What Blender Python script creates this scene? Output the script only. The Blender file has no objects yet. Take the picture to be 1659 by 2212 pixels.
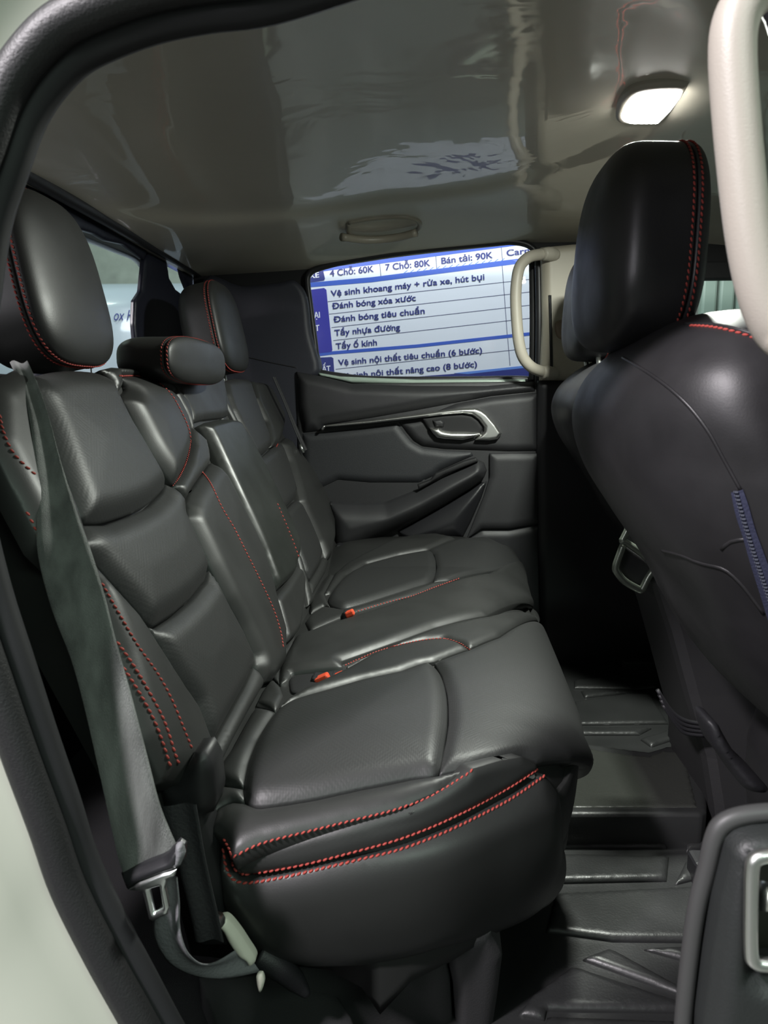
import bpy, bmesh, math, random
import numpy as np
from mathutils import Vector, Matrix
from mathutils.bvhtree import BVHTree
from mathutils.geometry import tessellate_polygon, delaunay_2d_cdt
random.seed(7)
S = bpy.context.scene
COL = S.collection
# ------------------------------------------------------------------ camera
W, H, F = 1659, 2212, 1534.0
CAM = np.array([0.0, 0.0, 0.74])
_p = math.atan2(246 / F, 1); _a = math.atan2(90.5 / F * math.cos(_p), 1)
FW = np.array([-math.sin(_a) * math.cos(_p), math.cos(_a) * math.cos(_p), -math.sin(_p)])
RT = np.array([math.cos(_a), math.sin(_a), 0.0]); UP = np.cross(RT, FW)
cd = bpy.data.cameras.new('camera'); co = bpy.data.objects.new('camera', cd); COL.objects.link(co)
co.matrix_world = Matrix(((RT[0], UP[0], -FW[0], CAM[0]), (RT[1], UP[1], -FW[1], CAM[1]), (RT[2], UP[2], -FW[2], CAM[2]), (0, 0, 0, 1)))
cd.sensor_fit = 'VERTICAL'; cd.sensor_height = 36; cd.lens = 36 * F / H; cd.clip_start = 0.02
cd.dof.use_dof = True; cd.dof.focus_distance = 1.4; cd.dof.aperture_fstop = 13
S.camera = co
# ------------------------------------------------------------------ world and light
wd = bpy.data.worlds.new('world'); S.world = wd; wd.use_nodes = True
bg = wd.node_tree.nodes['Background']; bg.inputs[0].default_value = (0.62, 0.74, 0.66, 1); bg.inputs[1].default_value = 0.16
def area(name, loc, target, sx, sy, power, color):
    l = bpy.data.lights.new(name, 'AREA'); l.shape = 'RECTANGLE'; l.size = sx; l.size_y = sy; l.energy = power; l.color = color
    o = bpy.data.objects.new(name, l); COL.objects.link(o); o.location = loc
    o.rotation_euler = (Vector(target) - Vector(loc)).to_track_quat('-Z', 'Y').to_euler(); return o
area('garage_lamp', (-0.95, -0.42, 1.9), (0.1, 1.0, 0.3), 0.16, 0.16, 52, (1.0, 0.94, .98))
area('unseen_tube_light', (1.2, -1.6, 2.3), (0.2, 1.2, 0.3), 1.6, 0.25, 22, (0.78, 1.0, 0.85))
area('unseen_tube_light', (0.1, 2.2, 2.5), (0.0, 2.95, .9), 1.6, 0.2, 34, (0.85, 0.93, 1.0))  # unseen lamp, added to brighten the banner evenly
area('unseen_tube_light', (-2.0, 3.2, 2.6), (-1.9, 4.2, 0.8), 1.2, 0.2, 16, (0.8, 1.0, 0.88))
area('unseen_tube_light', (-2.3, -2.0, 1.5), (.25, .9, .85), 1.2, 0.25, 18, (0.97, 0.93, 1.0))
S.view_settings.view_transform = 'Standard'; S.view_settings.look = 'None'; S.view_settings.gamma = 1
S.view_settings.exposure = 0.5; S.view_settings.use_curve_mapping = False
# ------------------------------------------------------------------ picture <-> place
def ray(x, y): return FW + RT * (x - W / 2) / F - UP * (y - H / 2) / F
def at(px, py, **k):
    r = ray(px, py); (ax, v), = k.items(); i = 'xyz'.index(ax); return CAM + r * (v - CAM[i]) / r[i]
def proj(P):
    q = P - CAM; z = q @ FW; return np.stack([W / 2 + F * (q @ RT) / z, H / 2 - F * (q @ UP) / z], -1)
def smooth(pts, closed=True, n=5):
    P = [np.array(p, float) for p in pts]; N = len(P); out = []
    for i in range(N if closed else N - 1):
        g = (lambda k: P[k % N]) if closed else (lambda k: P[min(max(k, 0), N - 1)])
        a, b, c, d = g(i - 1), g(i), g(i + 1), g(i + 2)
        for j in range(n):
            t = j / n
            out.append(0.5 * ((2 * b) + (c - a) * t + (2 * a - 5 * b + 4 * c - d) * t * t + (3 * b - a - 3 * c + d) * t ** 3))
    if not closed: out.append(P[-1])
    return out
def resample(P, step):
    P = np.array(P); d = np.r_[0, np.cumsum(np.linalg.norm(np.diff(P, axis=0), axis=1))]
    n = max(2, int(d[-1] / step)); t = np.linspace(0, d[-1], n)
    return np.stack([np.interp(t, d, P[:, k]) for k in range(P.shape[1])], -1)
class Surf:
    """a parametric surface u,v (metres) -> place, invertible from the picture"""
    def __init__(s, f, u0, u1, v0, v1, n=60):
        s.f = f; s.rng = (u0, u1, v0, v1)
        U, V = np.meshgrid(np.linspace(u0, u1, n), np.linspace(v0, v1, n)); s.U = U.ravel(); s.V = V.ravel()
        P = f(s.U, s.V); s.Q = proj(P); s.sg = 1.0
        m = len(s.U) // 2 + n // 2
        N = s.nrm(s.U[m:m + 1], s.V[m:m + 1]); s.sg = 1.0 if (N[0] @ (CAM - P[m])) > 0 else -1.0
    def nrm(s, u, v, e=1e-3):
        a = s.f(u + e, v) - s.f(u - e, v); b = s.f(u, v + e) - s.f(u, v - e); n = np.cross(a, b)
        return s.sg * n / np.linalg.norm(n, axis=1)[:, None]
    def inv(s, pts):
        out = []
        for p in pts:
            p = np.array(p, float); i = np.argmin(((s.Q - p) ** 2).sum(1)); u = s.U[i:i + 1].copy(); v = s.V[i:i + 1].copy()
            for _ in range(12):
                e = 1e-4; q = proj(s.f(u, v))[0]; qu = (proj(s.f(u + e, v))[0] - q) / e; qv = (proj(s.f(u, v + e))[0] - q) / e
                J = np.stack([qu, qv], -1); st = np.linalg.lstsq(J, p - q, rcond=1e-6)[0]; L = np.linalg.norm(st)
                if L > .1: st *= .1 / L
                u = u + st[0]; v = v + st[1]
            out.append((u[0], v[0]))
        return np.array(out)
def plane(o, eu, ev, n=None):
    o, eu, ev = [np.array(a, float) for a in (o, eu, ev)]; eu /= np.linalg.norm(eu); ev /= np.linalg.norm(ev)
    return Surf(lambda u, v: o + np.outer(u, eu) + np.outer(v, ev), -1.5, 1.5, -1.5, 1.5)
# ------------------------------------------------------------------ materials
MT = {}
def mat(name, col, rough=.5, metal=0, bump=0, bscale=60, coat=0, spec=.5, var=0, emis=None, est=0, trans=0, crough=.05, stretch=None, rvar=0, ior=1.5, sheen=0):
    if name in MT: return MT[name]
    m = bpy.data.materials.new(name); m.use_nodes = True; nt = m.node_tree; b = nt.nodes['Principled BSDF']; MT[name] = m
    b.inputs['Base Color'].default_value = (*col, 1); b.inputs['Roughness'].default_value = rough; b.inputs['Metallic'].default_value = metal
    b.inputs['Coat Weight'].default_value = coat; b.inputs['Coat Roughness'].default_value = crough
    b.inputs['Specular IOR Level'].default_value = spec; b.inputs['Transmission Weight'].default_value = trans; b.inputs['IOR'].default_value = ior
    b.inputs['Sheen Weight'].default_value = sheen
    if emis: b.inputs['Emission Color'].default_value = (*emis, 1); b.inputs['Emission Strength'].default_value = est
    if bump or var or rvar:
        tc = nt.nodes.new('ShaderNodeTexCoord'); mp = nt.nodes.new('ShaderNodeMapping'); nt.links.new(tc.outputs['Object'], mp.inputs[0])
        if stretch: mp.inputs['Scale'].default_value = stretch
        nz = nt.nodes.new('ShaderNodeTexNoise'); nz.inputs['Scale'].default_value = bscale; nz.inputs['Detail'].default_value = 4
        nt.links.new(mp.outputs[0], nz.inputs[0])
    if bump:
        bp = nt.nodes.new('ShaderNodeBump'); bp.inputs['Strength'].default_value = bump; bp.inputs['Distance'].default_value = .002
        nt.links.new(nz.outputs[0], bp.inputs['Height']); nt.links.new(bp.outputs[0], b.inputs['Normal'])
    if var or rvar:
        n2 = nt.nodes.new('ShaderNodeTexNoise'); n2.inputs['Scale'].default_value = 9; n2.inputs['Detail'].default_value = 6; nt.links.new(mp.outputs[0], n2.inputs[0])
    if var:
        r = nt.nodes.new('ShaderNodeMapRange'); r.inputs[1].default_value = .3; r.inputs[2].default_value = .7; r.inputs[3].default_value = 1 - var; r.inputs[4].default_value = 1 + var
        x = nt.nodes.new('ShaderNodeMix'); x.data_type = 'RGBA'; x.blend_type = 'MULTIPLY'; x.inputs[0].default_value = 1; x.inputs[6].default_value = (*col, 1)
        nt.links.new(n2.outputs[0], r.inputs[0]); nt.links.new(r.outputs[0], x.inputs[7]); nt.links.new(x.outputs[2], b.inputs['Base Color'])
    if rvar:
        r = nt.nodes.new('ShaderNodeMapRange'); r.inputs[1].default_value = .35; r.inputs[2].default_value = .68; r.inputs[3].default_value = rough - rvar; r.inputs[4].default_value = rough + rvar
        nt.links.new(n2.outputs[0], r.inputs[0]); nt.links.new(r.outputs[0], b.inputs['Roughness'])
    return m
LEA = mat('black_leather', (.018, .0185, .018), .47, bump=.05, bscale=700, rvar=.06, spec=.55)
LEF = mat('front_leather', (.0185, .018, .0195), .46, bump=.05, bscale=500, rvar=.10, spec=.55, var=.2)
PLB = mat('black_plastic', (.014, .014, .016), .5, bump=.2, bscale=900)
PLD = mat('dark_grey_plastic', (.022, .022, .023), .48, bump=.25, bscale=900)
DOORM = mat('door_plastic', (.022, .022, .024), .5, bump=.25, bscale=1100)
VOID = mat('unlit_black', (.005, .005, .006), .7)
RUB = mat('rubber', (.018, .018, .02), .42, spec=.4)
MATR = mat('mat_rubber', (.022, .023, .023), .42, bump=.15, bscale=300, rvar=.08)
CARPET = mat('carpet', (.008, .008, .009), .95, bump=.6, bscale=900)
BEI = mat('beige_plastic', (.40, .37, .31), .45, bump=.1, bscale=900)
CHR = mat('satin_chrome', (.78, .78, .76), .34, metal=1)
STEEL = mat('steel', (.75, .78, .76), .28, metal=1)
THR = mat('red_thread', (.34, .045, .035), .7)
REDB = mat('red_button', (.75, .09, .04), .35)
WEB = mat('belt_webbing', (.085, .09, .085), .5, bump=.6, bscale=260, stretch=(6, 6, .4), var=.55, sheen=.3)  # raised, streaked colour stands in for light reflected off the webbing
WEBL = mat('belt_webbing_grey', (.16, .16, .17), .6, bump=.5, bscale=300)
PAINT = mat('white_paint', (.47, .49, .42), .22, coat=.6)
TAG = mat('white_plastic', (.72, .70, .60), .4)
GLS = mat('clear_glass', (1, 1, 1), .0, trans=1, ior=1.0, coat=.6, crough=.0)
BAND = mat('pillar_beige', (.36, .33, .27), .5)
def insert_mat():
    m = mat('perforated_leather', (.018, .0185, .0185), .5, spec=.5); nt = m.node_tree; b = nt.nodes['Principled BSDF']
    tc = nt.nodes.new('ShaderNodeTexCoord'); mp = nt.nodes.new('ShaderNodeMapping'); nt.links.new(tc.outputs['UV'], mp.inputs[0])
    v = nt.nodes.new('ShaderNodeTexVoronoi'); v.inputs['Scale'].default_value = 330; v.inputs['Randomness'].default_value = 0; nt.links.new(mp.outputs[0], v.inputs[0])
    mr = nt.nodes.new('ShaderNodeMapping'); mr.inputs['Rotation'].default_value = (0, 0, math.radians(45)); mr.inputs['Scale'].default_value = (1, 1, 1); nt.links.new(tc.outputs['UV'], mr.inputs[0])
    c = nt.nodes.new('ShaderNodeTexVoronoi'); c.distance = 'CHEBYCHEV'; c.inputs['Scale'].default_value = 26; c.inputs['Randomness'].default_value = 0; nt.links.new(mr.outputs[0], c.inputs[0])
    sn = nt.nodes.new('ShaderNodeMath'); sn.operation = 'MULTIPLY'; sn.inputs[1].default_value = 45; nt.links.new(c.outputs[0], sn.inputs[0])
    s2 = nt.nodes.new('ShaderNodeMath'); s2.operation = 'SINE'; nt.links.new(sn.outputs[0], s2.inputs[0])
    ad = nt.nodes.new('ShaderNodeMath'); ad.operation = 'MULTIPLY_ADD'; ad.inputs[1].default_value = .35; nt.links.new(s2.outputs[0], ad.inputs[0]); nt.links.new(v.outputs[0], ad.inputs[2])
    bp = nt.nodes.new('ShaderNodeBump'); bp.inputs['Strength'].default_value = .07; bp.inputs['Distance'].default_value = .0012
    nt.links.new(ad.outputs[0], bp.inputs['Height']); nt.links.new(bp.outputs[0], b.inputs['Normal'])
    return m
INS = insert_mat()
# ------------------------------------------------------------------ objects
def tag(o, label=None, cat=None, group=None, kind=None):
    if label: o['label'] = label
    if cat: o['category'] = cat
    if group: o['group'] = group
    if kind: o['kind'] = kind
    return o
def empty(name, loc, label, cat, group=None):
    o = bpy.data.objects.new(name, None); COL.objects.link(o); o.location = loc; o.empty_display_size = .05; bpy.context.view_layer.update()
    o['_l'] = 0; del o['_l']
    return tag(o, label, cat, group)
def mk(name, V, Fc, m, parent=None, flat=False, uv=None):
    me = bpy.data.meshes.new(name); V = np.asarray(V, float)
    if parent is not None:
        off = np.array(parent_loc(parent)); V = V - off
    me.from_pydata(V.tolist(), [], [list(map(int, f)) for f in Fc]); me.update()
    if uv is not None:
        l = me.uv_layers.new(name='UVMap'); idx = np.zeros(len(me.loops), int); me.loops.foreach_get('vertex_index', idx)
        l.data.foreach_set('uv', np.asarray(uv)[idx].astype(np.float32).ravel())
    if not flat: me.polygons.foreach_set('use_smooth', [True] * len(me.polygons))
    me.materials.append(m)
    o = bpy.data.objects.new(name, me); COL.objects.link(o)
    if parent is not None: o.parent = parent
    return o
def parent_loc(p):
    v = Vector(p.location)
    while p.parent: p = p.parent; v = v + Vector(p.location)
    return v
def fixn(o):
    bm = bmesh.new(); bm.from_mesh(o.data); bmesh.ops.recalc_face_normals(bm, faces=bm.faces); bm.to_mesh(o.data); bm.free(); return o
def sdf(P, poly):
    A = poly; B = np.roll(poly, -1, 0); dmin = np.full(len(P), 9.); near = np.zeros_like(P); ins = np.zeros(len(P), bool)
    for a, b in zip(A, B):
        ab = b - a; L = ab @ ab
        if L < 1e-14: continue
        t = np.clip(((P - a) @ ab) / L, 0, 1); q = a + t[:, None] * ab; d = np.linalg.norm(P - q, axis=1)
        k = d < dmin; dmin[k] = d[k]; near[k] = q[k]
        c = (a[1] > P[:, 1]) != (b[1] > P[:, 1])
        if abs(b[1] - a[1]) > 1e-12: ins ^= c & (P[:, 0] < (b[0] - a[0]) * (P[:, 1] - a[1]) / (b[1] - a[1]) + a[0])
    return dmin, near, ins
def closed_res(P, step):
    P = np.vstack([P, P[:1]]); d = np.r_[0, np.cumsum(np.linalg.norm(np.diff(P, axis=0), axis=1))]; n = max(8, int(d[-1] / step)); t = np.linspace(0, d[-1], n, endpoint=False)
    # keep the corners: merge the sample positions with the sharp corners of the outline
    c = []
    for i in range(1, len(P) - 1):
        a, b = P[i] - P[i - 1], P[i + 1] - P[i]; na, nb_ = np.linalg.norm(a), np.linalg.norm(b)
        if na > 1e-9 and nb_ > 1e-9 and (a @ b) / (na * nb_) < .8: c.append(d[i])
    if c:
        c = np.array(c); t = np.sort(np.r_[[x for x in t if np.abs(c - x).min() > step * .4], c])
    return np.stack([np.interp(t, d, P[:, k]) for k in range(2)], -1)
def pillow(name, surf, px, m, parent=None, Hh=.012, r=.03, res=.006, off=0., skirt=.02, crv=True, uvpts=None, bulge=0., flat=False, extra=None, hole=None, pw=2.0):
    """an upholstered or moulded panel: picture outline laid on a surface, raised Hh within r of its edge"""
    poly = surf.inv(smooth(px, True, 4) if crv else px) if uvpts is None else np.array(uvpts, float)
    area_ = abs(np.sum(poly[:, 0] * np.roll(poly[:, 1], -1) - poly[:, 1] * np.roll(poly[:, 0], -1))) / 2
    res = max(res, math.sqrt(area_ / 9000)); br = closed_res(poly, min(res, .006) if area_ < .3 else res); loops = [br]
    hp = None
    if hole is not None: hp = closed_res(surf.inv(smooth(hole, True, 4) if crv else hole), res); loops.append(hp)
    lo = br.min(0); hi = br.max(0); X, Y = np.meshgrid(np.arange(lo[0], hi[0], res), np.arange(lo[1], hi[1], res)); Y = Y + (np.arange(X.shape[1]) % 2)[None, :] * res * .5
    cand = [np.stack([X.ravel(), Y.ravel()], -1)]; tags = [.6 * res]
    if Hh > 0 and r > res * .8:
        for lp in loops:
            tg = np.roll(lp, -1, 0) - np.roll(lp, 1, 0); tg /= np.linalg.norm(tg, axis=1)[:, None] + 1e-12; nn = np.stack([-tg[:, 1], tg[:, 0]], -1)
            for f in (.1, .3):
                if f * r < res * 1.2:
                    for sg in (-1, 1): cand.append(lp + nn * sg * f * r); tags.append(f * r * .9)
    rings = [np.vstack(cand[1:])] if len(cand) > 1 else []
    def sd(P):
        d, nr, ins = sdf(P, br)
        if hp is not None: d2, n2, i2 = sdf(P, hp); ins = ins & ~i2; d = np.minimum(d, d2)
        return d, ins
    G_ = cand[0]; d, ins = sd(G_); inn = min(res * .6, .6 * res); lim = max(inn, .42 * r if rings and .3 * r < res * 1.2 else 0); G_ = G_[ins & (d > min(lim, res * .9))]
    pts = [G_]
    for c_, tg_ in zip(cand[1:], tags[1:]):
        d, ins = sd(c_); pts.append(c_[ins & (d > tg_)])
    I = np.vstack(pts); allp = np.vstack(loops + [I]); k0 = len(br); edges = [(i, (i + 1) % k0) for i in range(k0)]
    if hp is not None: k1 = len(hp); edges += [(k0 + i, k0 + (i + 1) % k1) for i in range(k1)]
    vo, eo, fo, *_ = delaunay_2d_cdt([Vector(p) for p in allp], edges, [], 0, 1e-7)
    P2 = np.array([v[:] for v in vo]); T = np.array([list(f) for f in fo if len(f) == 3], int)
    cen = P2[T].mean(1); _, ins = sd(cen); T = T[ins]
    dd, _ = sd(P2)
    a2 = P2[T[:, 1]] - P2[T[:, 0]]; b2 = P2[T[:, 2]] - P2[T[:, 0]]; ar = a2[:, 0] * b2[:, 1] - a2[:, 1] * b2[:, 0]; T = T[np.abs(ar) > 1e-10]
    t = np.clip(dd / r, 0, 1); h = Hh * (1 - (1 - t) ** pw) + off
    if bulge: h = h + bulge * np.clip(dd / (dd.max() + 1e-9), 0, 1) ** 1.2
    if extra is not None: h = h + extra(P2[:, 0], P2[:, 1], t)
    B = surf.f(P2[:, 0], P2[:, 1]); N = surf.nrm(P2[:, 0], P2[:, 1]); V = B + N * h[:, None]
    f0 = V[T[:, 1]] - V[T[:, 0]]; f1 = V[T[:, 2]] - V[T[:, 0]]; fl = (np.cross(f0, f1) * N[T[:, 0]]).sum(1) < 0; T[fl] = T[fl][:, ::-1]
    Fc = [list(q) for q in T]
    if skirt:
        cnt = {}
        for q in T.tolist():
            for i in range(3):
                x, y = q[i], q[(i + 1) % 3]
                if (y, x) in cnt: del cnt[(y, x)]
                else: cnt[(x, y)] = 1
        bv = sorted({x for e2 in cnt for x in e2}); mp = {x: len(V) + i for i, x in enumerate(bv)}
        bvn = np.array(bv, int); V = np.vstack([V, V[bvn] - N[bvn] * skirt]); P2 = np.vstack([P2, P2[bvn]])
        Fc += [[y, x, mp[x], mp[y]] for (x, y) in cnt]
    o = mk(name, V, Fc, m, parent, uv=P2)
    return o
def tube(name, pts, rad, m, parent=None, n=10, closed=False, sm=4, sx=1., sy=1., upv=(0, 0, 1), cap=True):
    P = np.array(smooth(pts, closed, sm) if sm > 1 else pts, float); N = len(P)
    rr = np.full(N, rad, float) if np.isscalar(rad) else np.interp(np.linspace(0, 1, N), np.linspace(0, 1, len(rad)), rad)
    V = []; upv = np.array(upv, float); sp = None
    for i in range(N):
        t = P[(i + 1) % N] - P[i - 1] if closed else P[min(i + 1, N - 1)] - P[max(i - 1, 0)]
        t = t / (np.linalg.norm(t) + 1e-12)
        if sp is None:
            s = np.cross(t, upv)
            if np.linalg.norm(s) < .05: s = np.cross(t, [0, 1, 0] if abs(upv[1]) < .9 else [1, 0, 0])
        elif closed: s = np.cross(t, upv); s = s if s @ sp > 0 else -s
        else: s = sp - t * (sp @ t)
        s = s / (np.linalg.norm(s) + 1e-9); sp = s; w = np.cross(s, t)
        for k in range(n):
            a = 2 * math.pi * k / n; V.append(P[i] + rr[i] * (sx * math.cos(a) * s + sy * math.sin(a) * w))
    Fc = []
    for i in range(N if closed else N - 1):
        for k in range(n):
            j = (i + 1) % N; Fc.append([i * n + k, i * n + (k + 1) % n, j * n + (k + 1) % n, j * n + k])
    if not closed and cap: Fc += [list(range(n))[::-1], [(N - 1) * n + k for k in range(n)]]
    return fixn(mk(name, V, Fc, m, parent))
def box(name, lo, hi, m, parent=None, bev=.004, seg=2, rot=None, taper=None):
    lo, hi = np.array(lo, float), np.array(hi, float); c = (lo + hi) / 2; h = (hi - lo) / 2; bm = bmesh.new(); bmesh.ops.create_cube(bm, size=2)
    for v in bm.verts: v.co = Vector((v.co.x * h[0], v.co.y * h[1], v.co.z * h[2]))
    if taper: taper(bm)
    if bev: bmesh.ops.bevel(bm, geom=list(bm.edges), offset=bev, segments=seg, profile=.5, affect='EDGES')
    if rot is not None: bmesh.ops.rotate(bm, verts=bm.verts, cent=(0, 0, 0), matrix=rot)
    V = [tuple(np.array(v.co) + c) for v in bm.verts]; bm.verts.index_update(); Fc = [[v.index for v in f.verts] for f in bm.faces]; bm.free()
    return mk(name, V, Fc, m, parent, flat=True)
def loft(name, rings, m, parent=None, cap=True):
    n = len(rings[0]); V = np.vstack(rings); Fc = []
    for i in range(len(rings) - 1):
        for k in range(n): Fc.append([i * n + k, i * n + (k + 1) % n, (i + 1) * n + (k + 1) % n, (i + 1) * n + k])
    if cap: Fc += [list(range(n))[::-1], [(len(rings) - 1) * n + k for k in range(n)]]
    return fixn(mk(name, V, Fc, m, parent))
def prism(name, poly, d, m, parent=None, bev=0.0):
    """solid plate: 3-D outline extruded along vector d"""
    P = np.array(poly, float); n = len(P); V = np.vstack([P, P + np.array(d)]); tr = tessellate_polygon([[Vector(p) for p in P]])
    Fc = [list(t) for t in tr] + [[t[0] + n, t[2] + n, t[1] + n] for t in tr] + [[i, (i + 1) % n, (i + 1) % n + n, i + n] for i in range(n)]
    return fixn(mk(name, V, Fc, m, parent, flat=True))
def bvh(objs):
    V = []; T = []
    for o in objs:
        b = len(V); off = parent_loc(o.parent) if o.parent else Vector(); off = off + Vector(o.location)
        V += [v.co + off for v in o.data.vertices]; T += [[b + i for i in p.vertices] for p in o.data.polygons]
    return BVHTree.FromPolygons(V, T)
def cast(tree, px, sm=8):
    P = []; N = []
    for x, y in resample(smooth(px, False, sm), 3):
        r = Vector(ray(x, y)).normalized(); h = tree.ray_cast(Vector(CAM), r)
        if h[0] is not None:
            n = h[1] if h[1].dot(r) < 0 else -h[1]; P.append(np.array(h[0])); N.append(np.array(n))
    return P, N
def stitch(px, tree, parent, step=.0062, L=.0024, R=.0012, name='stitching', lift=.0004, m=None, ang=.35):
    P, N = cast(tree, px)
    if len(P) < 3: print('stitch missed', px[0]); return None
    A = np.hstack([np.array(P), np.array(N)]); keep = [0]
    for i in range(1, len(A)):
        if np.linalg.norm(A[i, :3] - A[keep[-1], :3]) < .05: keep.append(i)
    A = A[keep]; d = np.r_[0, np.cumsum(np.linalg.norm(np.diff(A[:, :3], axis=0), axis=1))]
    n = max(2, int(d[-1] / step)); t = np.linspace(0, d[-1], n); Q = np.stack([np.interp(t, d, A[:, k]) for k in range(6)], -1)
    V = []; Fc = []
    for i in range(n):
        a = Q[min(i + 1, n - 1), :3] - Q[max(i - 1, 0), :3]; a /= np.linalg.norm(a) + 1e-12; nn = Q[i, 3:]; nn = nn / (np.linalg.norm(nn) + 1e-9); s = np.cross(nn, a)
        a2 = a * math.cos(ang) + s * math.sin(ang); s2 = np.cross(nn, a2); c = Q[i, :3] + nn * lift; b = len(V)
        for (tt, rr) in ((-1, .35), (-.5, 1), (.5, 1), (1, .35)):
            for k in range(5):
                g = 2 * math.pi * k / 5; V.append(c + a2 * tt * L + (s2 * math.cos(g) + nn * math.sin(g)) * R * rr)
        for q in range(3):
            for k in range(5): Fc.append([b + q * 5 + k, b + q * 5 + (k + 1) % 5, b + q * 5 + 5 + (k + 1) % 5, b + q * 5 + 5 + k])
        Fc += [[b + k for k in range(5)][::-1], [b + 15 + k for k in range(5)]]
    return mk(name, V, Fc, m or THR, parent)
def seam(px, tree, parent, R=.002, name='piping', m=None, lift=0.):
    P, N = cast(tree, px)
    if len(P) < 3: print('seam missed', px[0]); return None
    P = [p + n * lift for p, n in zip(P, N)]; P = resample(P, .006)
    return tube(name, P, R, m or LEA, parent, n=6, sm=1)
# ================================================================== SETTING
def gz(x, y):      # roof lining height
    ze = np.interp(x, [-.66, -.33, -.1, .26, .6, 1.5], [1.082, 1.105, 1.135, 1.172, 1.165, 1.10]); zc = np.interp(x, [-.66, -.4, -.1, .3, .8, 1.5], [1.095, 1.15, 1.20, 1.215, 1.20, 1.12])
    s_ = (y - 1.27) / .77; z = ze + (zc - ze) * (1 - np.clip(np.abs(s_), 0, 1.05) ** 3) - .06 * np.clip(-s_ - .55, 0, 1) / .45
    z = z + .005 * np.sin(7 * x + 3 * y) * np.sin(6 * y - 2 * x) - .010 / (1 + np.exp(-(np.hypot((x + .12) / 1.15, (y - 1.25)) - .46) / .012))
    return z
def make_ceiling():
    m = mat('filmed_headliner', (.52, .49, .41), .38, coat=1.0, crough=.03, bump=.0)
    nt = m.node_tree; b = nt.nodes['Principled BSDF']; tc = nt.nodes.new('ShaderNodeTexCoord'); nz = nt.nodes.new('ShaderNodeTexNoise'); nz.inputs['Scale'].default_value = 5; nz.inputs['Detail'].default_value = 3; nz.inputs['Distortion'].default_value = .8
    nt.links.new(tc.outputs['Object'], nz.inputs[0]); bp = nt.nodes.new('ShaderNodeBump'); bp.inputs['Strength'].default_value = .3; bp.inputs['Distance'].default_value = .006
    nt.links.new(nz.outputs[0], bp.inputs['Height']); nt.links.new(bp.outputs[0], b.inputs['Coat Normal'])
    f = lambda u, v: np.stack([u, v, gz(u, v)], -1)
    U = np.linspace(-.66, 1.5, 180); V = np.linspace(.53, 2.05, 130); X, Y = np.meshgrid(U, V); P = np.stack([X.ravel(), Y.ravel(), gz(X.ravel(), Y.ravel())], -1)
    nx = len(U); Fc = [[j * nx + i, (j + 1) * nx + i, (j + 1) * nx + i + 1, j * nx + i + 1] for j in range(len(V) - 1) for i in range(nx - 1)]
    o = mk('ceiling', P, Fc, m); tag(o, kind='structure')
    # outer roof skin keeps daylight out, raised to keep the garage lamp off the banner
    r = mk('roof', np.array([(-.69, .42, 1.40), (1.6, .42, 1.40), (1.6, 2.12, 1.40), (-.69, 2.12, 1.40), (-.69, .46, 1.085), (-.69, 2.12, 1.085), (1.6, .46, 1.07), (1.6, 2.12, 1.20)]), [[0, 1, 2, 3], [0, 3, 5, 4], [1, 6, 7, 2]], PAINT, flat=True); tag(r, kind='structure')
    return o
CEIL = make_ceiling()
tag(box('floor', (-.8, .5, -.05), (1.6, 2.1, -.012), CARPET, bev=0), kind='structure')
# side of the cab far away: pillars and the strips round the windows, on one upright plane
FY = 2.04
SF = plane((0, FY, .8), (1, 0, 0), (0, 0, 1))
def fpx(px, y=FY): return [at(x, yy, y=y) for x, yy in px]
win1 = [(664, 612), (668, 592), (690, 579), (760, 562), (900, 541), (1060, 525), (1115, 523), (1148, 534), (1160, 560), (1163, 640), (1161, 740), (1160, 812), (1100, 818), (900, 820), (790, 818), (735, 812), (700, 806), (688, 798), (680, 740), (670, 660)]
wall = pillow('wall_left', SF, None, VOID, uvpts=[(-.655, -.85), (1.6, -.85), (1.6, .5), (-.655, .5)], Hh=0, r=.01, res=.012, skirt=0, crv=True, hole=win1)
# driver's door glass opening: cut faces
def cut(o, f):
    bm = bmesh.new(); bm.from_mesh(o.data); bmesh.ops.delete(bm, geom=[x for x in bm.faces if f(x.calc_center_median())], context='FACES'); bm.to_mesh(o.data); bm.free()
cut(wall, lambda c: .5 < c.x < 1.3 and .8 < c.z < 1.075)
tag(wall, kind='structure')
fw = box('window_3', (.47, FY - .02, 1.055), (1.33, FY + .02, 1.10), VOID, bev=.004); tag(fw, kind='structure')
for a_, b_ in (((.47, FY - .02, .77), (.52, FY + .02, 1.06)), ((1.28, FY - .02, .77), (1.33, FY + .02, 1.06)), ((.52, FY - .02, .77), (1.28, FY + .02, .82))): box('window_frame', a_, b_, VOID, fw, bev=.004)
mk('pane', [(.5, FY, .8), (1.3, FY, .8), (1.3, FY, 1.08), (.5, FY, 1.08)], [[0, 1, 2, 3]], GLS, fw, flat=True)
# rear wall with sliding glass
tag(box('wall_rear', (-.80, .5, -.05), (-.74, 2.1, .78), VOID, bev=0), kind='structure')
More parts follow.
